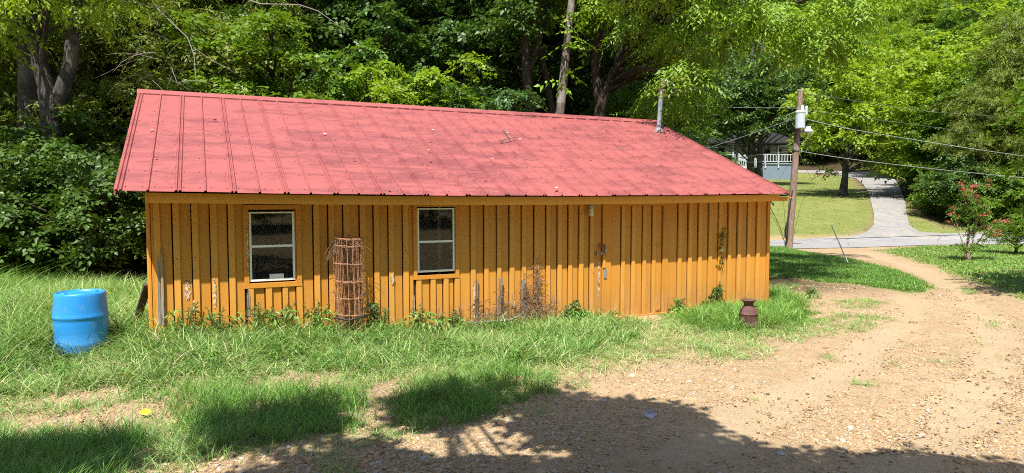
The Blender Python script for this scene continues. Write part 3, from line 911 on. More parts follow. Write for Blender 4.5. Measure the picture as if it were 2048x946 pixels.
# ridge cap in lengths
ra = RUN; rz_ = RIDGE_RISE
k = 0; u = -.02
while u < ROOF_L + .02:
    b = min(u + 2.44, ROOF_L + .02); lift = .022 + (k % 2) * .004; wd = .17
    V = []
    for uu in (u, b):
        V += [(uu, ra - wd * math.cos(ang), rz_ - wd * math.sin(ang) + lift - .016), (uu, ra - wd * math.cos(ang), rz_ - wd * math.sin(ang) + lift), (uu, ra - .03, rz_ + lift + .002), (uu, ra, rz_ + lift + .018),
              (uu, ra + .03, rz_ + lift + .002), (uu, ra + wd * math.cos(ang), rz_ - wd * math.sin(ang) + lift)]
    F = [(i, i + 1, i + 7, i + 6)[::-1] for i in range(5)]
    V += [(p[0], p[1], p[2] - .003) for p in V]
    F += [tuple(j + 12 for j in f[::-1]) for f in F]
    MB().add(V, F).build("ridge_cap", M_roof, roof)
    u = b - .02 if b < ROOF_L else 99; k += 1
# gable rake trim along both edges
for u0, u1 in ((-.006, .012), (ROOF_L - .008, ROOF_L + .008)):
    for sgn in (0, 1):
        P_ = []
        for i in range(9):
            s = SL * i / 8; y = s * math.cos(ang); z = s * math.sin(ang) + sag(u0) * (1 - i / 8)
            P_.append((y if sgn == 0 else 2 * RUN - y, z))
        V = [(uu, y, z + dz) for (y, z) in P_ for (uu, dz) in ((u0, .02), (u1, .02), (u1, -.05), (u0, -.05))]
        F = [(4*i+k, 4*i+4+k, 4*i+4+(k+1) % 4, 4*i+(k+1) % 4) for i in range(8) for k in range(4)] + [(3, 2, 1, 0), (32, 33, 34, 35)]
        MB().add(V, F).build("rake_trim", M_roof, roof)
# purlins under the sheets at the gable edges (dark underside)
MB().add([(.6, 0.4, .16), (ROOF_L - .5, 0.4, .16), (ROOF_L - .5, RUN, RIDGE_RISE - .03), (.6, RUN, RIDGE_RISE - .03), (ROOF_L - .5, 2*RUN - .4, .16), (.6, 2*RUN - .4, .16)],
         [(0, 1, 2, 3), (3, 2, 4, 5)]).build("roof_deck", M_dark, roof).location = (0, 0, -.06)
# end and back walls
bd = 2 * RUN - 2 * SH_D
for xe, dirn in ((U_L, -1), (U_R, 1)):
    y = .062
    while y < bd:
        y1 = min(y + .20, bd)
        zt = EAVE_Z - .10 + math.tan(ang) * (min(y, bd - y1) + SH_D)
        xa, xb = (xe, xe + .02) if dirn < 0 else (xe - .02, xe)
        MB().box(xa, xb, y, y1 - .008, -.05, zt, .002).build("end_wall_board", M_board, shed)
        xa, xb = (xe - .02, xe - .001) if dirn < 0 else (xe + .001, xe + .02)
        MB().box(xa, xb, y - .03, y + .04, -.05, zt, .002).build("end_wall_batten", M_batten, shed)
        y = y1
MB().box(U_L, U_R, bd, bd + .03, -.8, TOPZ).build("back_wall", M_board, shed)
MB().box(U_L + .05, U_R - .05, .05, bd - .02, -.3, -.02).build("floor_slab", M_dark, shed)
# service mast through the roof
mp = roof_at(1317, 262)
mast = thing("service_mast", "grey conduit mast with a rounded weatherhead rising through the roof", "conduit mast", mp)
Ym = mp.y
top = at(1325, 163, Ym) - mp; mid_ = at(1322, 190, Ym) - mp
M_cond = plain("galvanised conduit", (.34, .38, .45), .45, .5, .5, .12, 12)
M_cond2 = plain("weathered cap metal", (.42, .38, .36), .6, .4, .4, .3, 20)
rr = 4.4 / FPX * Ym
MB().tube([(-.03, 0, -.15), (0, 0, 0), mid_], rr, 14).build("conduit", M_cond, mast)
MB().tube([mid_ - Vector((0, 0, .01)), mid_.lerp(top, .55)], rr * 1.12, 14).build("coupling", M_cond2, mast)
MB().lathe([(rr * 1.02, 0), (rr * 1.5, .01), (rr * 1.5, .07), (rr * 1.1, .08)], 14, (mid_.lerp(top, .42))).build("clamp_ring", M_rust, mast)
MB().tube([mid_.lerp(top, .5), mid_.lerp(top, .75) + Vector((.01, 0, .02)), top + Vector((.04, -.02, .02)), top + Vector((.11, -.06, -.03))], [rr*1.1, rr*1.35, rr*1.45, rr*.9], 12).build("weatherhead", M_cond2, mast)
MB().lathe([(rr * 2.1, -.03), (rr * 1.9, .03), (rr * 1.2, .07)], 14).build("roof_boot", plain("grey boot", (.22, .2, .2), .7), mast)

# ------------------------------------------------------------------ foliage builders
def unit(v): return v / (np.linalg.norm(v, axis=1, keepdims=True) + 1e-9)

def foliage(name, centers, radii, twigs, k, Lt, leafL, leafW, flat=.6, droop=.25, up=1.0, seed=0, shell=.5, hang=0.0, fold=.15, open_=.9):
    """leaves set along many small twigs, the twigs gathered in clumps; returns a mesh with one folded leaf = 2 triangles"""
    rg = np.random.default_rng(seed)
    C = np.asarray(centers, float); R = np.asarray(radii, float)
    per = np.maximum(2, (twigs * (R / R.mean()) ** 2).astype(int))
    idx = np.repeat(np.arange(len(C)), per); n = len(idx)
    d = unit(rg.normal(size=(n, 3))); d[:, 2] = np.abs(d[:, 2]) * 1.0 - .35 * rg.random(n)
    rad = rg.random(n) ** shell
    r = R[idx]
    o = C[idx] + d * (r * rad)[:, None] * np.array([1, 1, flat])
    hr = np.hypot(d[:, 0], d[:, 1]) * rad
    o[:, 2] -= droop * r * hr ** 2
    td = unit(np.stack([d[:, 0], d[:, 1], np.zeros(n)], 1) + rg.normal(size=(n, 3)) * .45 + np.array([0, 0, -.15 - hang]))
    tn = unit(np.array([0, 0, up]) + d * .5 + rg.normal(size=(n, 3)) * .35)
    tn = unit(tn - td * (tn * td).sum(1, keepdims=True))
    side = np.cross(td, tn)
    lt = Lt * rg.uniform(.6, 1.3, n)
    ctint = rg.random(len(C))[idx] * .45 + rg.random(n) * .2
    ti = np.repeat(np.arange(n), k); j = np.tile(np.arange(k), n); N = len(ti)
    tt = (j + .5) / k
    p = o[ti] + td[ti] * (lt[ti] * (tt - .3))[:, None]
    p[:, 2] -= (tt ** 2) * lt[ti] * (.25 + hang * .5)
    s = np.where(j % 2 == 0, 1.0, -1.0)
    s[j == k - 1] = 0
    a = td[ti] * (1 - open_ * np.abs(s) * .65)[:, None] + side[ti] * (s * open_)[:, None] + rg.normal(size=(N, 3)) * .16 + np.array([0, 0, -.12 - hang * .6])
    a = unit(a)
    nn = tn[ti] + rg.normal(size=(N, 3)) * .28; nn = unit(nn - a * (nn * a).sum(1, keepdims=True))
    b = np.cross(a, nn)
    sc = rg.uniform(.7, 1.25, N)
    L = (leafL * sc)[:, None]; W = (leafW * sc)[:, None]
    v0 = p; tip = p + a * L - np.array([0, 0, 1]) * L * .12
    m = p + a * L * .42
    vl = m - b * W * .5 + nn * W * fold; vr = m + b * W * .5 + nn * W * fold
    V = np.stack([v0, vl, tip, vr], 1).reshape(-1, 3)
    q = np.arange(N) * 4
    F3 = np.concatenate([np.stack([q, q + 3, q + 2], 1), np.stack([q, q + 2, q + 1], 1)])
    tint = np.clip(ctint[ti] + rg.random(N) * .4, 0, 1)
    return np_mesh(name, V, None, F3, tint=np.repeat(tint, 4), smooth=False)

def ellipsoid_clumps(n, rx, ry, rz, cz, rmin, rmax, seed, low=-.75, pw=.45):
    rg = np.random.default_rng(seed); out = []; rr = []
    tries = 0
    while len(out) < n and tries < n * 60:
        tries += 1
        d = rg.normal(size=3); d /= np.linalg.norm(d)
        if d[2] < low: continue
        q = d * rg.random() ** pw
        bump = 1 + .22 * math.sin(3.1 * math.atan2(d[1], d[0]) + seed) + .15 * math.sin(5 * d[2] + seed * 2)
        c = np.array([q[0] * rx * bump, q[1] * ry * bump, cz + q[2] * rz * bump]); r = rg.uniform(rmin, rmax)
        if any(np.linalg.norm(c - o) < .55 * r for o in out[-60:]): continue
        out.append(c); rr.append(r)
    return np.array(out), np.array(rr)

def wood(trunk, r0, r1, centers, seed=0, every=1, br=.035, sides=10, start=.25):
    """trunk path plus a curved limb to each clump"""
    rd = random.Random(seed); m = MB()
    T = [Vector(p) for p in trunk]; n = len(T)
    radii = [r0 + (r1 - r0) * (i / (n - 1)) ** .8 for i in range(n)]
    radii[0] *= 1.35
    m.tube(T, radii, sides)
    def tp(f):
        f = max(0, min(.999, f)) * (n - 1); i = int(f); return T[i].lerp(T[i+1], f - i)
    H = T[-1].z - T[0].z
    for c in centers[::every]:
        c = Vector(c); best = None
        hd = math.hypot(c.x - T[n//2].x, c.y - T[n//2].y)
        f = max(start, min(.97, (c.z - T[0].z - hd * rd.uniform(.35, .8)) / H))
        a = tp(f); d = c - a
        rb = max(.012, min(.10, br + d.length * .010))
        m1 = a + d * .35 + Vector((rd.uniform(-.2, .2), rd.uniform(-.2, .2), rd.uniform(-.1, .25))) * d.length * .3
        m2 = a + d * .7 + Vector((rd.uniform(-.15, .15), rd.uniform(-.15, .15), rd.uniform(0, .15))) * d.length * .3
        m.tube([a, m1, m2, c], [rb, rb * .7, rb * .45, rb * .2], 5, False)
    return m

M_bark = bark_mat("brown bark", (.025, .019, .014), (.10, .08, .06))
M_bark_grey = bark_mat("grey bark with lichen", (.03, .027, .025), (.10, .093, .085), 9, (.14, .14, .13))
M_bark_pale = bark_mat("pale bark", (.07, .058, .048), (.22, .19, .155), 9, (.30, .28, .25))
L_deep = leaf_mat("deep green leaves", (.035, .085, .018), (.085, .165, .035), .30, .42, (.10, .17, .03))
L_mid = leaf_mat("mid green leaves", (.05, .125, .014), (.14, .26, .03), .38, .45, (.17, .26, .02))
L_bright = leaf_mat("bright green leaves", (.10, .21, .015), (.27, .42, .035), .45, .5, (.32, .40, .03))
L_yellow = leaf_mat("yellow green leaves", (.05, .14, .010), (.29, .43, .035), .28, .5, (.16, .30, .02))
L_olive = leaf_mat("olive cedar sprays", (.085, .12, .015), (.20, .25, .04), .3, .6, (.15, .21, .03))
L_blue = leaf_mat("cool green leaves", (.05, .11, .035), (.12, .22, .07), .30, .38, (.08, .16, .05))

_ri = [0]
def tree(name, label, cat, loc, wood_me, crown_me, bark, leaf, rz=None, s=1.0, group=None, sz=None):
    _ri[0] += 1
    o = thing(name, label, cat, loc, random.uniform(0, 6.28) if rz is None else rz, group)
    o.scale = (s, s, sz or s)
    def slot(me, mat, nm):
        k = me.name + "|" + mat.name
        c = link(bpy.data.objects.new(nm, me), o)
        if not me.materials: me.materials.append(mat)
        c.material_slots[0].link = 'OBJECT'; c.material_slots[0].material = mat
        return c
    if wood_me: slot(wood_me, bark, "trunk")
    slot(crown_me, leaf, "crown")
    return o

protos = {}
def proto(key, H, crown, clumps, seed, r0, fol, lean=.03, base_low=-.75, pw=.45, every=1):
    rx, rz_, cz, rmin, rmax = crown
    C, R = ellipsoid_clumps(clumps, rx, rx, rz_, cz, rmin, rmax, seed, base_low, pw)
    rd = random.Random(seed)
    T = [(0, 0, -.5)] + [(rd.uniform(-1, 1) * lean * H * .5 * f, rd.uniform(-1, 1) * lean * H * .5 * f, H * .93 * f) for f in (.12, .25, .4, .55, .7, .85, 1)]
    w = wood(T, r0, r0 * .15, C, seed, every).mesh(key + " wood")
    me = foliage(key + " leaves", C, R, seed=seed, **fol)
    protos[key] = (w, me)

BROAD = dict(twigs=30, k=7, Lt=.55, leafL=.17, leafW=.10, flat=.55, droop=.35, up=1.0)
proto("canopy a", 15, (4.2, 5.4, 9.4, .8, 1.35), 150, 11, .24, BROAD, .08, -.9)
proto("canopy b", 16, (3.8, 6.0, 9.8, .8, 1.3), 150, 12, .20, BROAD, .06, -.9)
FAR = dict(twigs=27, k=6, Lt=.85, leafL=.33, leafW=.22, flat=.42, droop=.4, up=1.0)
proto("far a", 15, (4.6, 6.6, 8.0, 1.1, 1.9), 95, 21, .26, FAR, .05, -1, .4, 2)
proto("far b", 14, (4.0, 6.2, 7.6, 1.0, 1.8), 90, 22, .24, FAR, .05, -1, .4, 2)
proto("far c", 17, (5.0, 7.0, 9.4, 1.1, 2.0), 105, 23, .28, FAR, .05, -1, .4, 2)
MAPLE = dict(twigs=34, k=7, Lt=.42, leafL=.125, leafW=.105, flat=.38, droop=.5, up=1.3)
proto("understory a", 7.5, (2.4, 3.2, 4.3, .5, .9), 85, 31, .09, MAPLE, .10, -.9, .5)
proto("understory b", 7.0, (2.8, 2.9, 4.1, .5, .95), 85, 32, .08, MAPLE, .12, -.9, .5)
BUSH = dict(twigs=30, k=6, Lt=.34, leafL=.115, leafW=.085, flat=.55, droop=.4, up=1.0)
proto("bush a", 3.4, (1.7, 1.75, 1.75, .35, .62), 60, 41, .04, BUSH, .2, -1, .5)
proto("bush b", 3.0, (1.9, 1.5, 1.5, .35, .65), 60, 42, .04, BUSH, .2, -1, .5)
CEDAR = dict(twigs=60, k=7, Lt=.42, leafL=.22, leafW=.05, flat=.8, droop=.1, up=.6, open_=.6)
proto("cedar a", 10, (3.0, 5.0, 5.3, .6, 1.1), 120, 51, .16, CEDAR, .03, -1, .4)

def put(key, nm, label, cat, px, Y, bark, leaf, s=1.0, group=None, dz=0.0, sz=None, X=None):
    x = gx(px, Y) if X is None else X
    w, m = protos[key]
    return tree(nm, label, cat, (x, Y, tz(x, Y) + dz), w, m, bark, leaf, None, s, group, sz)

random.seed(11)
# understory trees whose lit tops show just over the ridge
for px, Y, key, s, leaf, lab in (
    (545, 17.5, "understory a", .98, L_mid, "small maple with pale lit tiers above the ridge, left of its middle"),
    (640, 18.6, "understory b", 1.02, L_mid, "small maple tree right of the pale tiered one behind the ridge"),
    (745, 18.3, "understory a", .86, L_bright, "small rounded maple with a light dome just above the ridge"),
    (880, 19.5, "understory b", .98, L_bright, "small maple whose pale top rises highest behind the middle of the roof"),
    (975, 19.5, "understory a", .80, L_blue, "low cool-green maple ending just left of the dark trunks"),
    (820, 21.5, "understory a", 1.15, L_deep, "taller dark understory tree behind the two pale domes"),
    (470, 19.5, "understory b", 1.05, L_mid, "airy understory tree above the left part of the ridge"),
    (1325, 24.5, "understory b", .72, L_mid, "young tree behind the conduit mast"),
    (1245, 22.5, "understory a", .8, L_mid, "low young tree at the right end of the ridge"),
    (400, 17.0, "understory a", .85, L_olive, "thin olive sapling behind the left end of the ridge")):
    put(key, "understory_tree", lab, "tree", px, Y, M_bark, leaf, s)
# forest behind the shed
G1 = "canopy trees in the wood behind the shed"
for px, Y, s in ((-420, 19, .9), (-160, 22, 1), (40, 27, 1), (230, 23, 1), (330, 29, 1.1), (430, 25, 1), (590, 24, 1.05), (700, 28, 1.1), (815, 25.5, 1.0), (950, 28, 1.1),
                 (1080, 31, 1.1), (1200, 30, 1.1), (1265, 31, 1.1), (1320, 34, .9), (520, 31, 1.2), (880, 33, 1.2), (130, 33, 1.2)):
    put(random.choice(("canopy a", "canopy b")), "forest_tree", "dark leafy canopy tree in the wood behind the shed", "tree", px + random.uniform(-15, 15), Y, M_bark,
        random.choice((L_deep, L_mid, L_deep, L_blue)), s, G1)
G2 = "farther trees filling the wood behind the shed"
for r, Y in enumerate((38, 46, 56, 70)):
    w = 1500 if r < 3 else 1400
    for i in range(13):
        px = -350 + w * (i + .5 + random.uniform(-.3, .3)) / 12
        if px > 1360 and Y < 80: continue
        put(random.choice(("far a", "far b", "far c")), "background_tree", "tree in the farther ranks of the wood behind the shed", "tree", px, Y + random.uniform(-3, 3), M_bark,
            random.choice((L_deep, L_mid, L_bright, L_mid)), random.uniform(.85, 1.15), G2, -1.0)
# undergrowth behind the shed, low thicket closing the view between the trunks
G3 = "thicket bushes along the far side of the shed"
for i in range(17):
    px = 330 + i * 66; Y = 21 + (i % 3) * 2.5 + (px > 1000) * 3
    put(random.choice(("bush a", "bush b")), "thicket_bush", "low dark bush in the thicket behind the shed roof", "bush", px, Y, M_bark, random.choice((L_deep, L_mid, L_blue)), random.uniform(1.0, 1.5), G3)
# left thicket
for px, Y, key, s, leaf, lab in (
    (20, 14.0, "bush a", 1.05, L_deep, "tall leafy bush at the left edge behind the barrel"),
    (-120, 14.2, "bush b", 1.3, L_deep, "broad dark bush running out past the left edge"),
    (110, 14.5, "bush b", 1.12, L_mid, "broad-leaved bush rising just behind the blue barrel"),
    (195, 13.6, "bush a", .98, L_deep, "dark bush close against the left end of the shed"),
    (250, 15.2, "bush b", 1.05, L_deep, "lighter bush whose top shows beside the roof's left edge"),
    (60, 15.8, "bush a", 1.35, L_deep, "high bush under the two grey trunks"),
    (165, 16.5, "bush b", 1.45, L_mid, "bright-topped bush between the grey trunks and the roof")):
    put(key, "bush", lab, "bush", px, Y, M_bark, leaf, s)
for px, Y, s, lab in ((205, 19, .95, "olive feathery cedar left of the shed roof"), (345, 20.5, 1.0, "feathery cedar with twiggy sprays above the roof's left corner"), (70, 21.5, 1.0, "dark cedar behind the forked grey trunks"),
                      (455, 22.5, 1.05, "cedar right of the feathery pair over the left ridge")):
    put("cedar a", "cedar_tree", lab, "tree", px, Y, M_bark, L_olive if px != 70 else L_mid, s)

# hero trees with visible trunks ------------------------------------------------
def hero(name, label, Y, path, r0, r1, clumps, radii, fol, bark, leaf, seed, extra=(), every=1):
    """path and clumps given as (px, py[, depth]) sight points"""
    base = at(path[0][0], path[0][1], Y); base.z = tz(base.x, base.y) - .1
    T = [Vector((0, 0, -.3))] + [at(p[0], p[1], p[2] if len(p) > 2 else Y) - base for p in path[1:]]
    C = np.array([tuple(at(c[0], c[1], c[2]) - base) for c in clumps]); R = np.array(radii)
    o = thing(name, label, "tree", base)
    m = wood(T, r0, r1, C, seed, every, .02)
    for pts, a, b in extra:
        m.tube([at(p[0], p[1], p[2] if len(p) > 2 else Y) - base for p in pts], [a + (b - a) * i / (len(pts) - 1) for i in range(len(pts))], 8)
    tr = m.build("trunk", bark, o)
    me = foliage(name + " leaves", C, R, seed=seed, **fol); me.materials.append(leaf)
    link(bpy.data.objects.new("crown", me), o)
    return o
def scatter(poly, Y0, Y1, n, seed, r0=.5, r1=.9):
    rg = random.Random(seed); P_ = np.array(poly, float); lo, hi = P_.min(0), P_.max(0); out = []; rr = []
    while len(out) < n:
        q = np.array([[rg.uniform(lo[0], hi[0]), rg.uniform(lo[1], hi[1])]])
        if sdist(q, P_)[0] < 0: continue
        out.append((q[0][0], q[0][1], rg.uniform(Y0, Y1))); rr.append(rg.uniform(r0, r1))
    return out, rr
PINN = dict(twigs=40, k=11, Lt=.5, leafL=.13, leafW=.048, flat=.32, droop=.6, up=1.2, hang=.35, open_=1.0)
# great overhanging tree on the right of the ridge
cl, rr_ = scatter([(1250, 30), (1290, 190), (1320, 215), (1390, 225), (1440, 180), (1490, 105), (1560, 95), (1630, 125), (1680, 100), (1740, 40), (1790, -40), (1760, -260), (1180, -260), (1220, -30)], 14.5, 20.5, 150, 5, .5, .95)
hero("overhanging_tree", "big tree with drooping feathery yellow-green foliage hanging above the conduit mast", 20.5,
     [(1195, 300), (1200, 215), (1225, 150), (1260, 90), (1310, 30), (1350, -60), (1400, -200)], .19, .07, cl, rr_, PINN, M_bark, L_yellow, 61,
     [([(1225, 150), (1290, 60), (1390, -20), (1500, -60)], .13, .05), ([(1200, 215), (1190, 130), (1205, 20), (1200, -150)], .16, .08)], 3)
# trunks in the middle
cl, rr_ = scatter([(980, -30), (1010, 60), (1120, 40), (1180, -30), (1150, -260), (1000, -260)], 19, 23, 45, 8, .6, 1.0)
hero("forest_tree", "nearly black straight trunk just left of the pale leaning trunk", 20.5, [(1062, 300), (1060, 220), (1052, 140), (1052, 60), (1046, -20), (1040, -200)], .16, .11, cl, rr_, BROAD, M_bark, L_deep, 62, [([(1060, 140), (1085, 60), (1110, -40)], .08, .05)], 4)
cl, rr_ = scatter([(1080, -40), (1100, 30), (1240, 20), (1260, -40), (1240, -260), (1100, -260)], 19, 24, 40, 9, .6, 1.0)
cl += [(1150, 60, 18.6), (1165, 85, 18.6), (1130, 90, 18.5), (1110, 165, 18.4), (1135, 150, 18.3), (1160, 40, 18.5)]; rr_ += [.35, .3, .3, .25, .28, .3]
hero("forest_tree", "pale grey-brown trunk leaning right with yellow leaves along it", 19.0, [(1118, 300), (1119, 232), (1126, 170), (1132, 110), (1138, 50), (1146, -20), (1160, -200)], .15, .09, cl, rr_, BROAD, M_bark_pale, L_yellow, 63, (), 4)
cl, rr_ = scatter([(1060, -60), (1080, 0), (1120, 0), (1140, -60), (1120, -260), (1060, -260)], 22, 25, 18, 10, .6, 1.0)
hero("forest_tree", "slim dark trunk leaning left between the black and the pale trunks", 21.5, [(1108, 300), (1104, 220), (1092, 150), (1076, 90), (1066, 20), (1060, -100)], .11, .07, cl, rr_, BROAD, M_bark, L_deep, 64, (), 4)
cl, rr_ = scatter([(700, -60), (720, 40), (820, 30), (840, -60), (820, -260), (720, -260)], 20, 24, 30, 14, .6, 1.1)
hero("forest_tree", "slender dark trunk behind the pale domed maples", 21.5, [(772, 300), (771, 200), (768, 120), (772, 50), (768, -30), (770, -200)], .12, .08, cl, rr_, BROAD, M_bark, L_deep, 65, (), 4)
cl, rr_ = scatter([(1180, -60), (1190, 40), (1230, 60), (1290, -60), (1260, -260), (1180, -260)], 23, 27, 24, 15, .7, 1.1)
hero("forest_tree", "brown-barked trunk leaning right below the overhanging tree", 22.5, [(1188, 300), (1200, 230), (1222, 165), (1236, 120), (1243, 60), (1255, -80)], .12, .08, cl, rr_, BROAD, M_bark_pale, L_mid, 66, (), 4)
# forked grey trunks at the left
ASH = dict(twigs=30, k=7, Lt=.32, leafL=.105, leafW=.065, flat=.6, droop=.5, up=1.0, hang=.5)
cl, rr_ = scatter([(-200, -30), (-100, 60), (-20, 90), (20, 40), (120, 20), (210, 50), (250, 10), (300, -60), (200, -280), (-200, -280)], 12.5, 16.5, 95, 17, .38, .7)
hero("forked_tree", "forked grey trunk shaped like a V at the left with drooping leafy twigs", 15.6, [(105, 330), (102, 260), (100, 225), (92, 170), (80, 130), (72, 60), (62, -20), (50, -160)], .23, .13, cl, rr_, ASH, M_bark_grey, L_bright, 67,
     [([(104, 235), (125, 180), (140, 130), (146, 60), (160, -40), (170, -150)], .19, .09)], 3)
cl, rr_ = scatter([(-200, -30), (-150, 100), (-40, 120), (0, 20), (120, -60), (0, -280), (-200, -280)], 15, 17.5, 55, 18, .4, .8)
hero("old_tree", "thick mottled grey trunk left of the forked one", 16.4, [(62, 340), (60, 210), (58, 150), (52, 90), (45, 20), (40, -60), (30, -180)], .27, .17, cl, rr_, ASH, M_bark_grey, L_bright, 68, (), 3)

# bare branches reaching in over the left end of the ridge
M_twig = plain("bleached dead twig", (.18, .16, .14), .9)
db = MB(); o_ = at(470, 10, 16.5)
def bpath(pts): return [at(*p) - o_ for p in pts]
db.tube(bpath([(470, -10, 17.5), (520, 8, 16.5), (600, 10, 16), (636, 22, 15), (690, 60, 14.6)]), [.02, .018, .014, .010, .004], 5)
db.tube(bpath([(230, 0, 15.5), (310, 12, 15), (338, 40, 14.4), (375, 75, 14), (388, 110, 13.6), (392, 160, 13.2)]), [.018, .016, .013, .010, .007, .004], 5)
for i in range(15):
    a = at(388 + random.uniform(-120, 10), 110 + random.uniform(-30, 60), random.uniform(12.8, 14.4)) - o_
    pts = [a]; d = Vector((random.uniform(-1, 1), random.uniform(-.6, .6), random.uniform(-.7, .3))).normalized()
    for k in range(4):
        d = (d + Vector((random.uniform(-.3, .3), random.uniform(-.3, .3), random.uniform(-.35, .1)))).normalized(); pts.append(pts[-1] + d * random.uniform(.15, .3))
    db.tube(pts, [.008, .007, .006, .004, .002], 4)
db = db.build("dead_branch", M_twig, None, o_); tag(db, "bare bleached branch arching over the left end of the ridge", "branch")

# lawn tree
LT = ground_at(1684, 392)
cl, rr_ = scatter([(1600, 200), (1612, 300), (1650, 340), (1700, 350), (1740, 330), (1800, 350), (1850, 300), (1900, 200), (1850, 100), (1740, 90), (1650, 120)], LT.y - 4, LT.y + 4, 95, 19, .8, 1.5)
LAWN = dict(twigs=24, k=6, Lt=.7, leafL=.26, leafW=.18, flat=.5, droop=.4, up=1.0)
hero("lawn_tree", "grey-trunked tree standing on the lawn left of the pale driveway", LT.y, [(1684, 392), (1690, 355), (1692, 310), (1696, 260), (1692, 200), (1690, 130)], .26, .12, cl, rr_, LAWN, M_bark_grey, L_bright, 70,
     [([(1692, 320), (1720, 270), (1760, 230), (1800, 200)], .16, .06)], 2)

# woods right of and behind the driveway
random.seed(23)
for px, Y, key, s, leaf, lab in (
    (1975, 38, "cedar a", .80, L_olive, "middle olive cedar behind the red-flowered shrub"),
    (2060, 39, "cedar a", 1.22, L_olive, "tallest olive cedar at the right edge across the road"),
    (2020, 37.5, "cedar a", .52, L_olive, "short cedar low at the right edge across the road"),
    (2200, 40, "cedar a", 1.2, L_olive, "olive cedar out past the right edge")):
    put(key, "cedar_tree", lab, "tree", px, Y, M_bark, leaf, s)
for px, Y, key, s, leaf in ((1895, 44, "far b", .55, L_mid), (1925, 42, "far a", .62, L_mid), (1945, 46, "far b", .9, L_bright), (1905, 50, "far c", .75, L_bright), (1880, 58, "far a", .7, L_mid), (2100, 48, "far c", 1.0, L_mid),
                            (1990, 52, "far a", 1.0, L_bright), (2250, 46, "far b", 1.1, L_mid), (1930, 60, "far b", .95, L_bright)):
    put(key, "roadside_tree", "leafy tree in the wood edge right of the driveway", "tree", px, Y, M_bark, leaf, s, "trees along the right of the driveway", -.6)
for px, Y, s in ((1885, 40.5, .9), (1902, 38.6, 1.0), (1925, 38, 1.2), (1950, 37.5, 1.15), (1985, 37, 1.1), (2030, 36.5, 1.2), (1872, 45, .9), (1858, 51, 1.0), (2090, 37, 1.3)):
    put(random.choice(("bush a", "bush b")), "roadside_bush", "dark bush at the wood edge across the road", "bush", px, Y, M_bark, random.choice((L_deep, L_mid)), s, "bushes along the wood edge across the road")
for px, Y, key, s, leaf in ((1335, 66, "far a", .95, L_mid), (1480, 94, "far c", 1.0, L_deep), (1560, 92, "far a", 1.0, L_deep), (1620, 90, "far b", 1.0, L_deep), (1690, 94, "far c", 1.0, L_mid), (1760, 92, "far a", 1.05, L_mid), (1450, 90, "far b", .9, L_deep),
                            (1830, 88, "far b", 1.0, L_bright), (1800, 76, "far a", .9, L_bright), (1880, 80, "far c", 1.0, L_mid), (1640, 98, "far a", 1.1, L_mid), (1330, 58, "far b", .9, L_mid), (1290, 52, "far a", .9, L_mid)):
    put(key, "yard_tree", "tall tree at the head of the driveway around the far house", "tree", px, Y, M_bark, leaf, s, "trees round the far house", -.8 if Y > 85 else 0)
# wooded hillside
G4 = "trees on the far hillside"
for r, Y in enumerate((104, 118, 134, 152, 172, 196, 225)):
    n = 12 + r
    for i in range(n):
        px = 1250 + 1000 * (i + .5 + random.uniform(-.35, .35)) / n
        put(random.choice(("far a", "far b", "far c")), "hillside_tree", "bright crown on the wooded hillside at the top right", "tree", px, Y + random.uniform(-6, 6), M_bark,
            random.choice((L_bright, L_mid, L_yellow, L_bright)), random.uniform(.9, 1.25), G4, -2)
for r, Y in enumerate((90, 115, 145)):
    for i in range(14):
        px = -250 + 1500 * (i + .5 + random.uniform(-.35, .35)) / 14
        if r == 2 and px < 60: continue
        put(random.choice(("far a", "far b", "far c")), "hillside_tree", "tree on the slope far behind the shed", "tree", px, Y + random.uniform(-6, 6), M_bark,
            random.choice((L_deep, L_mid, L_bright)), random.uniform(.9, 1.25), "trees on the slope far behind the shed", -2)

# trees behind the camera whose shade falls across the foreground ----------------
def shade_tree(name, label, loc, regions, seed, leaf, H0=5.2, H1=8.6, r0=.45, r1=.8, twigs=26, patches=()):
    rg = random.Random(seed); C = []; R = []
    disp = Vector((-SUN.x / SUN.z, -SUN.y / SUN.z, 0))
    for poly, n in regions:
        P_ = gpoly(poly); lo, hi = P_.min(0), P_.max(0); k = 0; tries = 0
        holes = [gpoly(h) for h in patches]
        while k < n and tries < 20000:
            tries += 1
            r = rg.uniform(r0, r1)
            q = np.array([[rg.uniform(lo[0], hi[0]), rg.uniform(lo[1], hi[1])]])
            if sdist(q, P_)[0] + (vnoise(q[:, 0], q[:, 1], 2.2, 61)[0] - .5) * .8 < r * .6 + .2: 
                if tries < 8000 or sdist(q, P_)[0] < .02: continue
                r *= .5
            if vnoise(q[:, 0], q[:, 1], 2.6, 62)[0] > .70: continue
            if any(sdist(q, h)[0] > -r * .75 for h in holes): continue
            h = rg.uniform(H0, H1)
            g = Vector((q[0][0], q[0][1], 0)); c = g - disp * h; c.z = h
            C.append(tuple(c - Vector(loc))); R.append(r); k += 1
    C, R = np.array(C), np.array(R)
    o = thing(name, label, "tree", loc)
    T = [(0, 0, -.3), (.05, .1, 1.5), (.1, .3, 3), (.0, .6, 4.6), (.0, 1.0, 6.4), (.1, 1.2, 8)]
    wood(T, .24, .08, C, seed, 4, -.045).build("trunk", M_bark, o)
    me = foliage(name + " leaves", C, R, seed=seed, twigs=twigs, k=7, Lt=.4, leafL=.15, leafW=.11, flat=.5, droop=.4, up=1.3); me.materials.append(leaf)
    link(bpy.data.objects.new("crown", me), o)
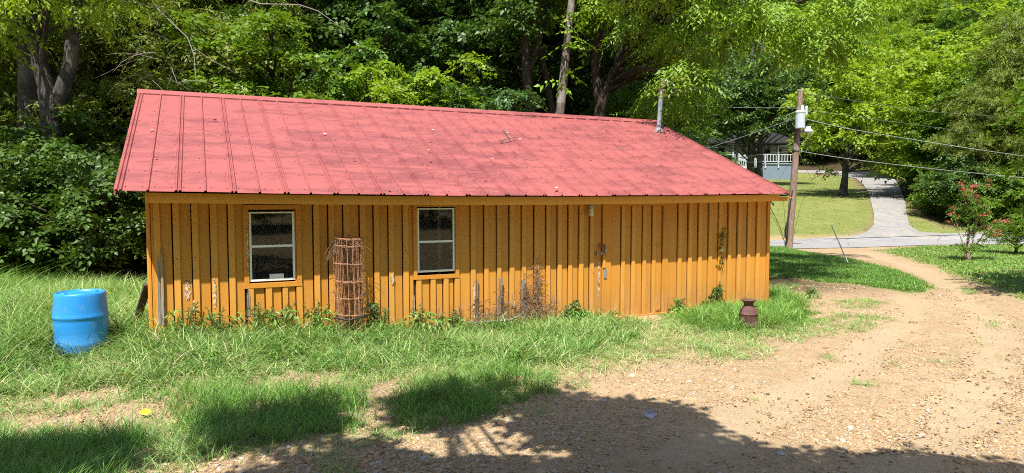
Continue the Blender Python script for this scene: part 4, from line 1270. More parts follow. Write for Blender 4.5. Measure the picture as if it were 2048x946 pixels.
HOLES = [[(640, 760), (700, 780), (735, 850), (810, 860), (815, 790), (830, 745), (700, 740)], [(380, 770), (480, 790), (620, 780), (600, 730), (380, 740)], [(300, 880), (420, 900), (520, 912), (500, 932), (330, 925)], [(960, 850), (1060, 850), (1070, 880), (960, 885)], [(1010, 890), (1200, 890), (1180, 930), (1020, 930)],
         [(820, 885), (900, 870), (950, 890), (880, 920), (800, 915)], [(380, 935), (450, 925), (470, 960), (390, 960)]]
shade_tree("shade_tree", "tree behind the viewpoint shading the gravel in front", (1.0, -6.4, tz(1, -6.4)),
    [([(390, 915), (700, 885), (800, 855), (1120, 790), (1200, 775), (1280, 790), (1350, 825), (1420, 858), (1560, 885), (1700, 895), (1800, 902), (1850, 885), (1900, 882), (1980, 912), (2060, 935), (2500, 1250), (1024, 1500), (100, 1300), (150, 960)], 620),
     ([(830, 800), (880, 765), (1000, 748), (1095, 750), (1190, 752), (1200, 780), (1100, 800), (1000, 830), (860, 850)], 34),
     ([(470, 850), (500, 815), (600, 800), (700, 800), (735, 830), (650, 872), (520, 890), (460, 880)], 13)], 71, L_mid, patches=HOLES, r0=.26, r1=.5, twigs=16, H0=4.6, H1=7.6)
shade_tree("shade_tree", "tree left of the viewpoint shading the near grass corner", (-4.6, -2.2, tz(-4.6, -2.2)),
    [([(-300, 915), (0, 905), (120, 893), (230, 890), (285, 898), (260, 925), (170, 955), (120, 1100), (-500, 1300)], 110)], 72, L_mid, r0=.24, r1=.42, twigs=16, H0=4.4, H1=6.5)
# tree off the right edge whose shade falls on the right lawn
w_, m_ = protos["understory b"]
tree("side_tree", "tree off the right side shading the edge of the lawn", "tree", (12.9, 12.6, tz(12.9, 12.6)), w_, m_, M_bark, L_mid, 1.0, 1.0)

# trees behind the viewpoint (they close the view the windows mirror)
random.seed(31)
for i in range(11):
    x = -26 + i * 5.2 + random.uniform(-1, 1); y = -15 - random.uniform(0, 6) - (3 if 3 < i < 8 else 0)
    w_, m_ = protos[random.choice(("far a", "far b", "far c"))]
    tree("yard_tree", "tree behind the viewpoint, seen only as a reflection in the windows", "tree", (x, y, tz(x, y) - 1), w_, m_, M_bark, random.choice((L_deep, L_mid)), None, random.uniform(.8, 1.0), "trees behind the viewpoint")

# ------------------------------------------------------------------ grass
def gz(x, y):
    return terrain(x, y) + (vnoise(x, y, 2.1, 5) - .5) * .05 * (y < 25) + (vnoise(x, y, .7, 6) - .5) * .06 * sstep(6, 3, y)

def blades(name, X, Y, h, w, bend, tint, mat, seed, lean=.25, label=None):
    rg = np.random.default_rng(seed); n = len(X)
    base = np.stack([X, Y, gz(X, Y) - .01], 1)
    az = rg.random(n) * 2 * np.pi
    d = np.stack([np.cos(az), np.sin(az), np.zeros(n)], 1)
    fa = az + np.pi / 2 + rg.normal(size=n) * .7
    b = np.stack([np.cos(fa), np.sin(fa), np.zeros(n)], 1)
    pts = []
    for t_ in (0, .35, .7, 1.0):
        out = lean * t_ + bend * t_ ** 2.2
        up_ = t_ * (1 - .35 * bend * t_)
        up_ = np.where(bend > 1.1, t_ * (1 - .52 * t_ * np.minimum(bend, 1.7)), up_)
        pts.append(base + d * (h * out)[:, None] + np.array([0, 0, 1]) * (h * np.maximum(up_, .02))[:, None])
    ws = [w, w * .9, w * .6]
    V = []
    for p, ww in zip(pts[:3], ws):
        V += [p - b * (ww / 2)[:, None], p + b * (ww / 2)[:, None]]
    V.append(pts[3])
    V = np.stack(V, 1).reshape(-1, 3)
    q = np.arange(n) * 7
    F4 = np.concatenate([np.stack([q, q+1, q+3, q+2], 1), np.stack([q+2, q+3, q+5, q+4], 1)])
    F3 = np.stack([q+4, q+5, q+6], 1)
    me = np_mesh(name, V, F4, F3, tint=np.repeat(np.clip(tint, 0, 1), 7))
    o = obj(name, me, mat); o['kind'] = 'stuff'
    return o

def grass_mat(name, stops, trans=.3):
    t = NT(name); tint = t.attr('tint'); p = t.pos()
    c = t.ramp(tint, stops)
    c = t.mix(t.ramp(t.noise(p, 1.4, 3), [(.4, 0), (.7, .35)]), c, (.20, .24, .07))
    b = t.n('ShaderNodeBsdfPrincipled'); t.l(c, b.inputs['Base Color']); b.inputs['Roughness'].default_value = .45
    b.inputs['Specular IOR Level'].default_value = .4
    tr = t.n('ShaderNodeBsdfTranslucent'); t.l(t.mix(1.0, c, (1.2, 1.15, .5), 'MULTIPLY'), tr.inputs[0])
    m = t.n('ShaderNodeMixShader'); m.inputs[0].default_value = trans
    t.l(b.outputs[0], m.inputs[1]); t.l(tr.outputs[0], m.inputs[2])
    return t.done(m.outputs[0])
M_grass = grass_mat("grass blades", [(0, (.055, .15, .03)), (.3, (.125, .28, .05)), (.6, (.23, .42, .09)), (.82, (.38, .54, .19)), (.94, (.58, .58, .30)), (1, (.66, .56, .34))])
M_lush = grass_mat("lush tuft blades", [(0, (0.062, 0.1705, 0.031)), (.5, (0.1395, 0.3255, 0.0465)), (.85, (0.2635, 0.4805, 0.0775)), (1, (0.527, 0.558, 0.186))])

def sample(polys, dens, seed, soft=.15, amp=.35, clump=6, spread=.045, far=(24, 34)):
    """blade positions inside a list of ground polygons, gathered in tufts"""
    rg = np.random.default_rng(seed); out = []
    for poly in polys:
        lo, hi = poly.min(0) - soft, poly.max(0) + soft
        lo = np.maximum(lo, [-13, 3.0]); hi = np.minimum(hi, far)
        area = max(0, (hi[0]-lo[0])) * max(0, (hi[1]-lo[1])); n = int(area * dens / clump)
        q = rg.random((n, 2)) * (hi - lo) + lo
        inv = (np.abs(q[:, 0]) < q[:, 1] * .80 + .6); q = q[inv]
        s = sdist(q, poly) + (vnoise(q[:, 0], q[:, 1], 3.0, 3) - .5) * amp + rg.normal(size=len(q)) * soft * .6
        q = q[s > 0]
        q = q[vnoise(q[:, 0], q[:, 1], 6.5, 21) + rg.random(len(q)) * .6 > .38]
        q = np.repeat(q, clump, 0) + rg.normal(size=(len(q) * clump, 2)) * spread
        out.append(q)
    q = np.concatenate(out)
    return q[sdist(q, SHED_POLY) < -.02]
rg = np.random.default_rng(5)
def hv(q, s=2.0, seed=14): return vnoise(q[:, 0], q[:, 1], s, seed)
# tall tangled grass along the wall and round the barrel
q = sample([G_TALL], 2000, 1); n = len(q); k = rg.random(n)
dwall = (q - np.array([SO.x, SO.y])) @ np.array([-BH.x, -BH.y])
near_wall = np.exp(-np.maximum(dwall, 0) / .5)
h = (.13 + .17 * hv(q) + (.12 + .10 * sstep(0, -3, q[:, 0])) * near_wall + .08 * sstep(-3, -6, q[:, 0])) * rg.uniform(.55, 1.3, n)
bd_ = np.hypot(q[:, 0] - gx(150, 7.3), (q[:, 1] - 7.2) * .9); h = h * (1 - .62 * np.exp(-(bd_ / .62) ** 4))
blades("tall_grass", q[:, 0], q[:, 1], h, rg.uniform(.006, .0135, n), rg.uniform(.3, 1.6, n), rg.random(n) ** 1.25 * .95 + .10 * hv(q, .8, 4), M_grass, 2)
# middle, shorter and thinner
q = sample([G_MID], 1500, 3, .3, .8); n = len(q)
h = (.06 + .11 * hv(q)) * rg.uniform(.6, 1.3, n)
blades("short_grass", q[:, 0], q[:, 1], h, rg.uniform(.004, .008, n), rg.uniform(.3, 1.5, n), .15 + rg.random(n) * .85, M_grass, 4)
q = sample([G_THIN], 1500, 33, .3, .8, 7, .035)
for b_ in G_BARE: q = q[(sdist(q, b_) + (hv(q, 5, 8) - .5) * .2) < 0]
n = len(q); k = hv(q, 1.7, 44)
h = (.035 + .14 * k) * rg.uniform(.6, 1.3, n)
blades("thin_grass", q[:, 0], q[:, 1], h, rg.uniform(.004, .008, n), rg.uniform(.3, 1.5, n), .05 + rg.random(n) * .9, M_grass, 34)
# taller rank growth against the wall's left half and round the barrel
G_RANK = gpoly([(60, 690), (90, 715), (220, 712), (300, 700), (420, 690), (620, 676), (760, 668), (760, 650), (600, 655), (420, 668), (300, 672), (240, 640), (215, 650), (190, 700), (120, 700)])
q = sample([G_RANK], 700, 35, .15, .3, 6, .04); n = len(q)
h = (.27 + .30 * hv(q, 2.6, 2) * sstep(1, -2, q[:, 0] * .6)) * rg.uniform(.5, 1.25, n)
bd_ = np.hypot(q[:, 0] - gx(150, 7.3), (q[:, 1] - 7.2) * .9); h = h * (1 - .7 * np.exp(-(bd_ / .62) ** 4))
blades("rank_grass", q[:, 0], q[:, 1], h, rg.uniform(.006, .013, n), rg.uniform(.35, 1.6, n), rg.random(n), M_grass, 36)
# flat dead thatch and broad-leaved ground weeds mixed through the grass
q = sample([G_TALL, G_MID], 170, 61, .3, .8, 5, .06)
for b_ in G_BARE: q = q[sdist(q, b_) < -.1]
n = len(q)
blades("dead_thatch", q[:, 0], q[:, 1], rg.uniform(.10, .26, n), rg.uniform(.005, .010, n), rg.uniform(1.3, 2.2, n), rg.uniform(.9, 1.0, n), M_grass, 62, lean=.7)
q = sample([G_TALL, G_RANK], 9, 63, .2, .5, 2, .08); n = len(q)
C_ = np.stack([q[:, 0], q[:, 1], gz(q[:, 0], q[:, 1]) + rg.uniform(.04, .22, n)], 1)
gw_me = foliage("ground weeds", C_, rg.uniform(.06, .12, n), 7, 5, .10, .052, .022, flat=.5, seed=64, up=1.2)
obj("ground_weeds", gw_me, leaf_mat("ground weed leaves", (.05, .14, .02), (.17, .32, .05), .3, .5))['kind'] = 'stuff'
# lush clumps in the foreground and round the milk can
q = sample([G_CL1, G_CL2, G_CL3], 2600, 6, .12, .25, 8, .03); n = len(q)
h = (.10 + .17 * hv(q, 4.0)) * rg.uniform(.5, 1.4, n)
blades("grass_clumps", q[:, 0], q[:, 1], h, rg.uniform(.0035, .007, n), rg.uniform(.15, 1.0, n), rg.random(n) * .85, M_lush, 7)
q = sample([G_JUG], 2400, 9, .3, .6, 8, .04); n = len(q)
h = (.16 + .20 * hv(q, 3.0)) * rg.uniform(.5, 1.3, n) * (.4 + .6 * sstep(-.15, .25, sdist(q, G_JUG)))
blades("grass_round_milk_can", q[:, 0], q[:, 1], h, rg.uniform(.006, .011, n), rg.uniform(.3, 1.4, n), rg.random(n) * .95, M_lush, 10)
q = sample([G_EDGE] + G_SM + G_PATCH, 1500, 12, .1, .2, 8, .035); n = len(q)
h = (.035 + .05 * hv(q, 4.0)) * rg.uniform(.6, 1.3, n)
blades("sparse_tufts", q[:, 0], q[:, 1], h, rg.uniform(.004, .008, n), rg.uniform(.3, 1.2, n), .15 + rg.random(n) * .8, M_grass, 13)
# stray tufts over the gravel
rs = np.random.default_rng(77); c = np.stack([rs.uniform(-6, 9, 420), rs.uniform(4.2, 15, 420)], 1)
c = c[vnoise(c[:, 0], c[:, 1], .9, 31) > .52]
q = np.repeat(c, 16, 0) + rs.normal(size=(len(c) * 16, 2)) * np.repeat(rs.uniform(.02, .07, len(c)), 16)[:, None]
q = q[sdist(q, SHED_POLY) < -.05]; n = len(q)
blades("stray_tufts", q[:, 0], q[:, 1], rg.uniform(.02, .07, n), rg.uniform(.003, .006, n), rg.uniform(.4, 1.4, n), .2 + rg.random(n) * .8, M_grass, 14)
# lawns at right
M_lawng = grass_mat("lawn blades", [(0, (0.0675, 0.1755, 0.027)), (.5, (0.1215, 0.2835, 0.0405)), (.85, (0.2295, 0.405, 0.0675)), (1, (0.486, 0.486, 0.1755))])
q = sample([G_ISLE], 1500, 15, .12, .25, 5, .06); n = len(q)
blades("lawn_grass", q[:, 0], q[:, 1], rg.uniform(.05, .12, n), rg.uniform(.010, .02, n), rg.uniform(.2, 1.0, n), rg.random(n) * .85, M_lawng, 16)
q = sample([G_RLAWN], 420, 17, .25, .5, 5, .08); n = len(q)
blades("lawn_grass", q[:, 0], q[:, 1], rg.uniform(.04, .10, n), rg.uniform(.014, .028, n), rg.uniform(.2, 1.0, n), .1 + rg.random(n) * .9, M_lawng, 18)
M_grass_hill = grass_mat("hill lawn blades", [(0, (.11, .19, .035)), (.5, (.16, .26, .05)), (.85, (.24, .32, .08)), (1, (.40, .34, .17))])
q = sample([lawnA, lawnB], 40, 51, .3, .5, 4, .12, (60, 85)); n = len(q)
blades("hill_grass", q[:, 0], q[:, 1], rg.uniform(.025, .06, n), rg.uniform(.03, .07, n), rg.uniform(.5, 1.5, n), .1 + rg.random(n) * .75, M_grass_hill, 52)
# rank weeds at the left, behind the barrel
weedpoly = gpoly([(-400, 625), (-400, 592), (0, 590), (150, 592), (285, 594), (285, 604), (120, 608), (60, 625)])
q = sample([weedpoly], 500, 19, .2, .3, 6, .05); n = len(q)
h = rg.uniform(.35, .95, n) * (1.15 - .75 * sstep(-9.3, -7.6, q[:, 0]))
blades("rank_weeds", q[:, 0], q[:, 1], h, rg.uniform(.009, .016, n), rg.uniform(.5, 1.4, n), rg.random(n), M_lush, 20)

# seeding stalks and broad weeds by the wall: each plant its own thing
M_stalk = grass_mat("seed stalks", [(0, (0.156, 0.221, 0.065)), (1, (0.468, 0.416, 0.208))])
def stalk_plant(label, base, h, n, seed, group=None):
    rd = random.Random(seed); m = MB(); o = thing("weed_plant", label, "weed", base, 0, group)
    hm = MB()
    for i in range(n):
        a = rd.uniform(0, 6.28); l = rd.uniform(.1, .45); hh = h * rd.uniform(.6, 1.05)
        pts = [Vector((math.cos(a) * l * hh * t_ ** 1.6, math.sin(a) * l * hh * t_ ** 1.6, hh * t_ * (1 - .12 * t_))) for t_ in (0, .3, .6, .85, 1)]
        m.tube(pts, [.007, .006, .005, .004, .003], 4, False)
        for j in range(9):
            t_ = .55 + .45 * j / 9; p = pts[2].lerp(pts[4], (t_ - .55) / .45)
            b = rd.uniform(0, 6.28); q_ = p + Vector((math.cos(b), math.sin(b), rd.uniform(-.2, .6))) * rd.uniform(.02, .05)
            hm.tube([p, q_], [.003, .008], 4, False)
    me = m.build("stem", M_stalk, o)
    hm.build("seed_head", M_stalk, o)['kind'] = 'stuff'
    C = [(rd.uniform(-.14, .14), rd.uniform(-.1, .1), h * rd.uniform(.15, .75)) for _ in range(5)]
    f = foliage("weed leaves", C, [.12] * 5, 5, 4, .15, .10, .026, seed=seed, hang=.3); f.materials.append(M_lush)
    link(bpy.data.objects.new("leaves", f), o)
for i, (px, py, h, lab) in enumerate([(372, 655, .62, "seeding weed below the worn patch on the left boards"), (428, 668, .5, "seeding weed in front of the whitish bare batten"),
        (512, 662, .62, "tall seeding weed below the wider window's left half"), (560, 655, .55, "seeding weed below the wider window's right half"), (628, 650, .6, "leafy weed left of the wire roll"),
        (760, 648, .5, "weed with bent stalk right of the wire roll"), (836, 655, .55, "thin weed below the narrower window's left side"), (900, 660, .42, "weed below the narrower window's right side"),
        (1120, 625, .38, "low weed left of the door"), (1155, 628, .30, "short weed just left of the door's foot"), (1348, 622, .35, "weed at the right foot of the door"),
        (110, 668, .5, "seeding weed in front of the barrel's left side"), (190, 690, .45, "seeding weed in front of the barrel's right side"), (1620, 598, .32, "stiff blade weed right of the milk can")]):
    p = ground_at(px, py) if px < 250 or px > 1500 else shed_world(wu(px, 600), -.14, 0)
    p.z = tz(p.x, p.y); stalk_plant(lab, p, h, 7, 100 + i)

# ------------------------------------------------------------------ objects round the shed
def W(u, y, z): return shed_world(u, y, z)

# blue barrel
t = NT("blue plastic"); v = t.coord(); s_ = t.sep(v)
n = t.noise(v, 3, 5, .6); n2 = t.noise(t.map(v, (14, 14, 5)), 1, 5, .7)
c = t.mix(n, (.012, .21, .60), (.03, .30, .72))
c = t.mix(t.math('MULTIPLY', t.ramp(s_[2], [(.84, 0), (.90, 1)]), .5), c, (.16, .42, .72))
c = t.mix(t.ramp(n2, [(.56, 0), (.70, .45)]), c, (.16, .32, .46))
sc1 = t.noise(t.map(v, (4, 4, 60), (2, 7, 1)), 1, 4, .7)
c = t.mix(t.ramp(sc1, [(.66, 0), (.70, .5)]), c, (.35, .50, .62))
c = t.mix(t.math('MULTIPLY', t.ramp(s_[2], [(.10, .8), (.42, 0)]), t.noise(v, 9, 4)), c, (.14, .15, .10))
M_blue = t.done(t.bsdf(c, .38, 0, .5, t.bump(n, .15, .01)))
Yb = 7.75; bx_ = gx(154.5, Yb)
bz_ = gz(bx_, Yb)
zt = at(154, 583, Yb).z - float(bz_) + .10
barrel = thing("plastic_barrel", "bright blue plastic barrel standing in tall grass left of the shed", "barrel", (bx_, Yb, float(bz_) - .10), .4)
r = 47.5 / FPX * Yb; k = zt / .88
pr = [(r*.86, 0), (r*.92, .015), (r*.95, .05), (r*.90, .10), (r*.93, .14), (r*.975, .22), (r*.985, .24), (r*.985, .275), (r*.965, .29), (r*.985, .40), (r*1.0, .50), (r*1.0, .525), (r*1.0, .56), (r*1.02, .568), (r*1.025, .60), (r*1.01, .612),
      (r*1.0, .63), (r*.985, .70), (r*.965, .78), (r*.945, .845), (r*.93, .868), (r*.90, .879), (r*.865, .88), (r*.85, .872), (r*.84, .86), (r*.80, .856), (r*.3, .862)]
MB().lathe([(a, z * k) for a, z in pr], 48).build("body", M_blue, barrel)
for a in (.6, 3.5):
    MB().lathe([(.036, 0), (.036, .012), (.028, .018), (.012, .018)], 16, (math.cos(a) * r * .6, math.sin(a) * r * .6, .860 * k)).build("bung_cap", M_blue, barrel)
MB().lathe([(r*1.026, .585*k - .006), (r*1.034, .585*k), (r*1.026, .585*k + .006)], 48).build("moulded_rim", M_blue, barrel)

# leaning board at the left corner
M_oldwood = plain("dark old plank", (.085, .065, .055), .9, 0, .2, .5, 14, .6)
a = at(299, 574, SO.y + .25); b = ground_at(262, 668)
b.z -= .05; a = W(U_L - .03, .12, at(299, 576, SO.y).z)
d = (a - b); L_ = d.length; q = d.to_track_quat('Z', 'Y').to_matrix().to_4x4()
m = MB(); 
nseg = 5
for i in range(1): m.box(-.045, .045, -.02, .02, 0, L_ + .03, .004, q)
lb = m.build("leaning_board", M_oldwood, None, b); tag(lb, "dark weathered plank leaning against the shed's left corner", "plank")

# roll of rusty wire fencing standing at the wall
t = NT("rusty wire"); v = t.coord(); c = t.mix(t.noise(v, 9, 4), (.36, .15, .07), (.62, .38, .24)); M_wire = t.done(t.bsdf(c, .85, .1, .3))
ru = wu(690, 560); rbase = W(ru + .02, -.24, 0)
H_roll = at(690, 474, rbase.y).z
roll = thing("wire_fence_roll", "upright roll of rusty woven wire fencing leaning on the wall between the windows", "fencing roll", rbase, TH)
R_ = 31 / FPX * rbase.y
rd = random.Random(3); mv = MB(); mh = MB()
def roll_pt(a, rr, z): return Vector((rr * math.cos(a) + .02 * (1 - z / H_roll) - .015, rr * math.sin(a) * .75 + .05 * z / H_roll, z))
turns = 3; per = 14
for i in range(turns * per):
    a = 2 * math.pi * i / per + rd.uniform(-.05, .05); rr = R_ * (1 - .10 * i / per) * rd.uniform(.96, 1.03)
    pts = [roll_pt(a + rd.uniform(-.04, .04), rr * rd.uniform(.97, 1.03), H_roll * t_ - .03) for t_ in (0, .2, .4, .6, .8, 1.0)]
    mv.tube(pts, .0024, 4, False)
zs = [.03, .16, .30, .45, .60, .76, .92, .985]
for z in zs:
    for tn in range(turns):
        pts = []
        for j in range(25):
            a = 2 * math.pi * j / 24; rr = R_ * (1 - .10 * (tn + j / 24)) * rd.uniform(.98, 1.02)
            pts.append(roll_pt(a, rr, H_roll * z + rd.uniform(-.006, .006) + .012 * math.sin(a * 2 + tn)))
        mh.tube(pts, .0032, 4, False)
mv.build("upright_wires", M_wire, roll)['kind'] = 'stuff'
mh.build("hoop_wires", M_wire, roll)['kind'] = 'stuff'
M_black = plain("black strap", (.02, .02, .022), .6)
pts = [roll_pt(2 * math.pi * j / 24, R_ * 1.03, H_roll * .27 + .01 * math.sin(j)) for j in range(25)]
MB().tube(pts, .013, 6, False).build("strap", M_black, roll)
lv = MB()
for i in range(110):      # loose dry tendrils caught in the roll
    a = rd.uniform(0, 6.28); z = rd.choice([rd.uniform(.0, .9), rd.uniform(.0, .35), rd.uniform(.9, 1.0)]) * H_roll; p = roll_pt(a, R_ * rd.uniform(.5, 1.05), z)
    pts = [p]; dd = Vector((rd.uniform(-1, 1), rd.uniform(-1, .3), rd.uniform(-1, .6)))
    for k_ in range(4): dd = dd + Vector((rd.uniform(-.8, .8), rd.uniform(-.8, .8), rd.uniform(-.9, .5))); pts.append(pts[-1] + dd.normalized() * .04)
    lv.tube(pts, .002, 3, False)
for i in range(26):      # unravelled left side
    a = math.pi + rd.uniform(-.4, .3); z0 = H_roll * .97
    pts = [roll_pt(a, R_ * .9, z0)]; 
    for k_ in range(5): pts.append(pts[-1] + Vector((rd.uniform(-.035, .012), rd.uniform(-.02, .02), rd.uniform(-.075, -.02))))
    lv.tube(pts, .0022, 3, False)
lv.build("dry_tendrils", plain("dry tendrils", (.30, .18, .11), .9), roll)['kind'] = 'stuff'
lv = MB()
for i in range(330):
    a = rd.uniform(0, 6.28); z = rd.uniform(.0, .97) * H_roll; p = roll_pt(a, R_ * rd.uniform(.1, .8), z)
    pts = [p]; dd = Vector((rd.uniform(-.4, .4), rd.uniform(-.4, .4), rd.uniform(-1, 1)))
    for k_ in range(4): dd = dd + Vector((rd.uniform(-.5, .5), rd.uniform(-.5, .5), rd.uniform(-.7, .7))); pts.append(pts[-1] + dd.normalized() * .05)
    lv.tube(pts, .003, 3, False)
lv.build("dead_stalks", plain("dark dead stalks", (.10, .05, .03), .9), roll)['kind'] = 'stuff'

# dead vines and stakes on the wall
M_vine = plain("dead vine", (.24, .15, .10), .95, 0, .1, .45, 14)
M_vine2 = plain("bleached vine tangle", (.36, .25, .18), .95, 0, .1, .4, 14)
def vine(label, cols, seed, name="dead_vine"):
    cols = [(a_, b_, max(3, int(c_ * .7)), d_) for a_, b_, c_, d_ in cols]
    rd = random.Random(seed); m = MB(); tg = MB()
    u0, _ = wall_at(cols[0][0], 600)
    base = W(u0, -.05, 0); o = thing(name, label, "dead vine", base, TH)
    for px, ptop, n, spread in cols:
        uu, zt_ = wall_at(px, ptop)
        for i in range(n):
            x = uu - u0 + rd.gauss(0, spread); z = 0; pts = [Vector((x, rd.uniform(-.05, .02), 0))]; top_ = zt_ * rd.uniform(.5, 1.0)
            while z < top_:
                z += .07; x += rd.uniform(-.02, .02) + (uu - u0 - x) * .08
                pts.append(Vector((x, rd.uniform(-.03, .025), z)))
            m.tube(pts, [.005 * (1 - .6 * j / len(pts)) for j in range(len(pts))], 4, False)
            for j in range(int(len(pts) * 1.5)):
                p = rd.choice(pts[2:]) if len(pts) > 3 else pts[-1]; q_ = [p]; dd = Vector((rd.uniform(-1, 1), rd.uniform(-.3, .2), rd.uniform(-.8, .8))).normalized()
                for k_ in range(rd.randint(3, 6)):
                    dd = (dd + Vector((rd.uniform(-.9, .9), rd.uniform(-.3, .3), rd.uniform(-.9, .7)))).normalized(); w_ = q_[-1] + dd * rd.uniform(.02, .045); w_.y = max(-.12, min(.02, w_.y)); q_.append(w_)
                (tg if rd.random() < .6 else m).tube(q_, .0022, 3, False)
    m.build("vine_stem", M_vine, o)
    tg.build("tangle", M_vine2, o)['kind'] = 'stuff'
vine("dead brown vine tangle climbing in the sunlit boards right of the narrower window", [(1073, 522, 16, .03), (1060, 545, 8, .05), (1045, 548, 12, .03), (1030, 560, 8, .07), (1000, 575, 8, .05), (975, 610, 6, .08)], 5)
vine("small dead vine strand low on the wall left of the bigger tangle", [(951, 560, 5, .015), (958, 600, 4, .05)], 6)
vine("short dead twigs below the narrower window", [(875, 618, 6, .05), (925, 628, 5, .04)], 7)
vine("dead twigs at the foot of the wall left of the door", [(1100, 590, 6, .04), (1090, 600, 3, .1)], 8)
def stake(label, px, y0, y1, w, lean=0, off=-.06):
    u, z1 = wall_at(px, y0, off); 
    p = W(u, off, -.05); m = Matrix.Rotation(lean, 4, 'Y')
    o = MB().box(-w/2, w/2, -.012, .012, 0, z1 + .05, .003, m).build("weathered_stake", M_greyfree, None, p); o.rotation_euler = (0, 0, TH)
    tag(o, label, "stake")
t = NT("grey driftwood"); v = t.coord(); n = t.noise(t.map(v, (30, 30, 3)), 1, 6, .75); 
M_greyfree = t.done(t.bsdf(t.ramp(n, [(.3, (.07, .055, .045)), (.7, (.36, .31, .27))]), .9, 0, .15, t.bump(n, .8, .01)))
stake("dark grey stake standing against the wall left of the vine tangle", 998, 556, 650, .045, .04)
stake("pale grey stake standing inside the vine tangle", 1046, 560, 625, .05, .0)
stake("thin dark stake just right of the narrower window's corner", 953, 560, 650, .02, .02, -.03)
# fallen branch in the grass
lg0, lg1 = ground_at(850, 664), ground_at(1022, 662)
o_ = lg0.lerp(lg1, .5); m = MB()
m.tube([lg0 - o_ + Vector((0, 0, .12)), lg0.lerp(lg1, .3) - o_ + Vector((0, 0, .14)), lg0.lerp(lg1, .62) - o_ + Vector((0, 0, .13)), lg1 - o_ + Vector((0, 0, .17)), lg1 - o_ + Vector((.15, .04, .24))], [.026, .03, .028, .02, .008], 8)
m.tube([lg0.lerp(lg1, .5) - o_ + Vector((0, 0, .13)), lg0.lerp(lg1, .7) - o_ + Vector((.0, .14, .20)), lg0.lerp(lg1, .95) - o_ + Vector((.05, .2, .19))], [.018, .012, .005], 6)
lg = m.build("fallen_branch", M_greyfree, None, o_); tag(lg, "grey fallen branch lying in the grass below the narrower window", "branch")

# old milk can
Yc = ground_at(1501, 660).y; cx = gx(1501, Yc); czg = float(gz(np.array([cx]), np.array([Yc]))[0])
can = thing("milk_can", "rusty old milk can half hidden in grass at the shed's right end", "milk can", (cx, Yc, czg), .3)
hc = at(1501, 599, Yc).z - czg; rc = 18.5 / FPX * Yc
t = NT("rusted iron"); v = t.coord(); n = t.noise(v, 12, 6, .7); n2 = t.noise(v, 4, 4)
M_can = t.done(t.bsdf(t.mix(t.ramp(n2, [(.4, 0), (.65, 1)]), t.mix(n, (.055, .028, .024), (.16, .075, .06)), (.22, .12, .10)), .75, .2, .4, t.bump(n, .5, .01)))
pr = [(.80, 0), (.86, .02), (.88, .12), (.97, .13), (.98, .15), (.94, .165), (.98, .30), (1.0, .42), (.985, .50), (1.03, .515), (1.03, .535), (.975, .55), (.90, .64), (.76, .72), (.60, .765), (.52, .80), (.50, .86), (.56, .91), (.72, .955), (.88, .985), (.90, 1.0), (.84, 1.0), (.66, .965), (.50, .93), (.0, .92)]
MB().lathe([(a * rc, z * hc) for a, z in pr], 32).build("body", M_can, can)
for sgn in (-1, 1):
    pts = [Vector((sgn * rc * .72, 0, hc * .74)), Vector((sgn * rc * 1.02, -.02, hc * .76)), Vector((sgn * rc * 1.12, -.02, hc * .68)), Vector((sgn * rc * 1.0, 0, hc * .58))]
    MB().tube(pts, .009, 6).build("handle", M_can, can)

# green creeper on the wall near the right end
M_creep = leaf_mat("creeper leaves", (.05, .11, .02), (.14, .20, .04), .3, .5)
def creeper(label, pts_px, seed, nl, r=.05):
    rd = random.Random(seed); u0, z0 = wall_at(*pts_px[0]); base = W(u0, -.04, 0); o = thing("creeper", label, "creeper", base, TH)
    m = MB(); P_ = []
    for px, py in pts_px:
        u, z = wall_at(px, py); P_.append(Vector((u - u0, rd.uniform(-.01, .01), z)))
    m.tube(P_, .004, 4, False); m.build("stem", M_vine, o)
    C = []
    for i in range(nl):
        f = rd.random() * (len(P_) - 1); i0 = int(f); p = P_[i0].lerp(P_[min(i0+1, len(P_)-1)], f - i0); C.append((p.x, p.y - .01, p.z))
    f = foliage("creeper leaves", C, [r] * nl, 3, 3, .08, .05, .035, flat=1, seed=seed, hang=.3); f.materials.append(M_creep)
    link(bpy.data.objects.new("leaves", f), o)
creeper("thin green creeper hanging up the boards near the shed's right end", [(1425, 612), (1432, 585), (1438, 560), (1440, 520), (1438, 490), (1441, 470), (1443, 455)], 3, 20, .03)
creeper("leafy creeper at the wall's foot near the right end", [(1395, 618), (1412, 600), (1425, 585), (1436, 572)], 4, 30, .07)
creeper("broad-leaved sprout at the wall left of the door", [(1140, 628), (1145, 612), (1150, 602)], 5, 10, .05)
creeper("green creeper at the wall's foot below the wire roll's right side", [(742, 640), (746, 615), (742, 600)], 6, 10, .05)

# ------------------------------------------------------------------ utility pole and lines
Yp = ground_at(1577, 496).y; pb = ground_at(1577, 496)
pole = thing("utility_pole", "leaning wooden utility pole with a grey transformer and lamp by the road", "utility pole", pb)
M_pole = bark_mat("creosoted pole", (.16, .10, .075), (.34, .25, .20))
tp_ = at(1601.5, 181, Yp) - pb
pr0 = 7.2 / FPX * Yp
MB().tube([Vector((0, 0, -.4)), tp_ * .33, tp_ * .66, tp_], [pr0, pr0 * .93, pr0 * .84, pr0 * .72], 14).build("pole", M_pole, pole)
M_tank = plain("grey painted tank", (.46, .50, .56), .5, 0, .5, .12, 6)
def pp(px, py, dy=0): return at(px, py, Yp + dy) - pb
tc = pp(1600, 257, -.34); tt_ = pp(1600, 225, -.34); rt = 9.3 / FPX * Yp
MB().lathe([(rt*.85, 0), (rt, .02), (rt, (tt_-tc).z - .03), (rt*1.08, (tt_-tc).z - .02), (rt*1.08, (tt_-tc).z + .03), (rt*.7, (tt_-tc).z + .09), (0, (tt_-tc).z + .10)], 24, tuple(tc), False).build("transformer", M_tank, pole)
M_cer = plain("pale ceramic", (.55, .62, .70), .3, 0, .6, .1)
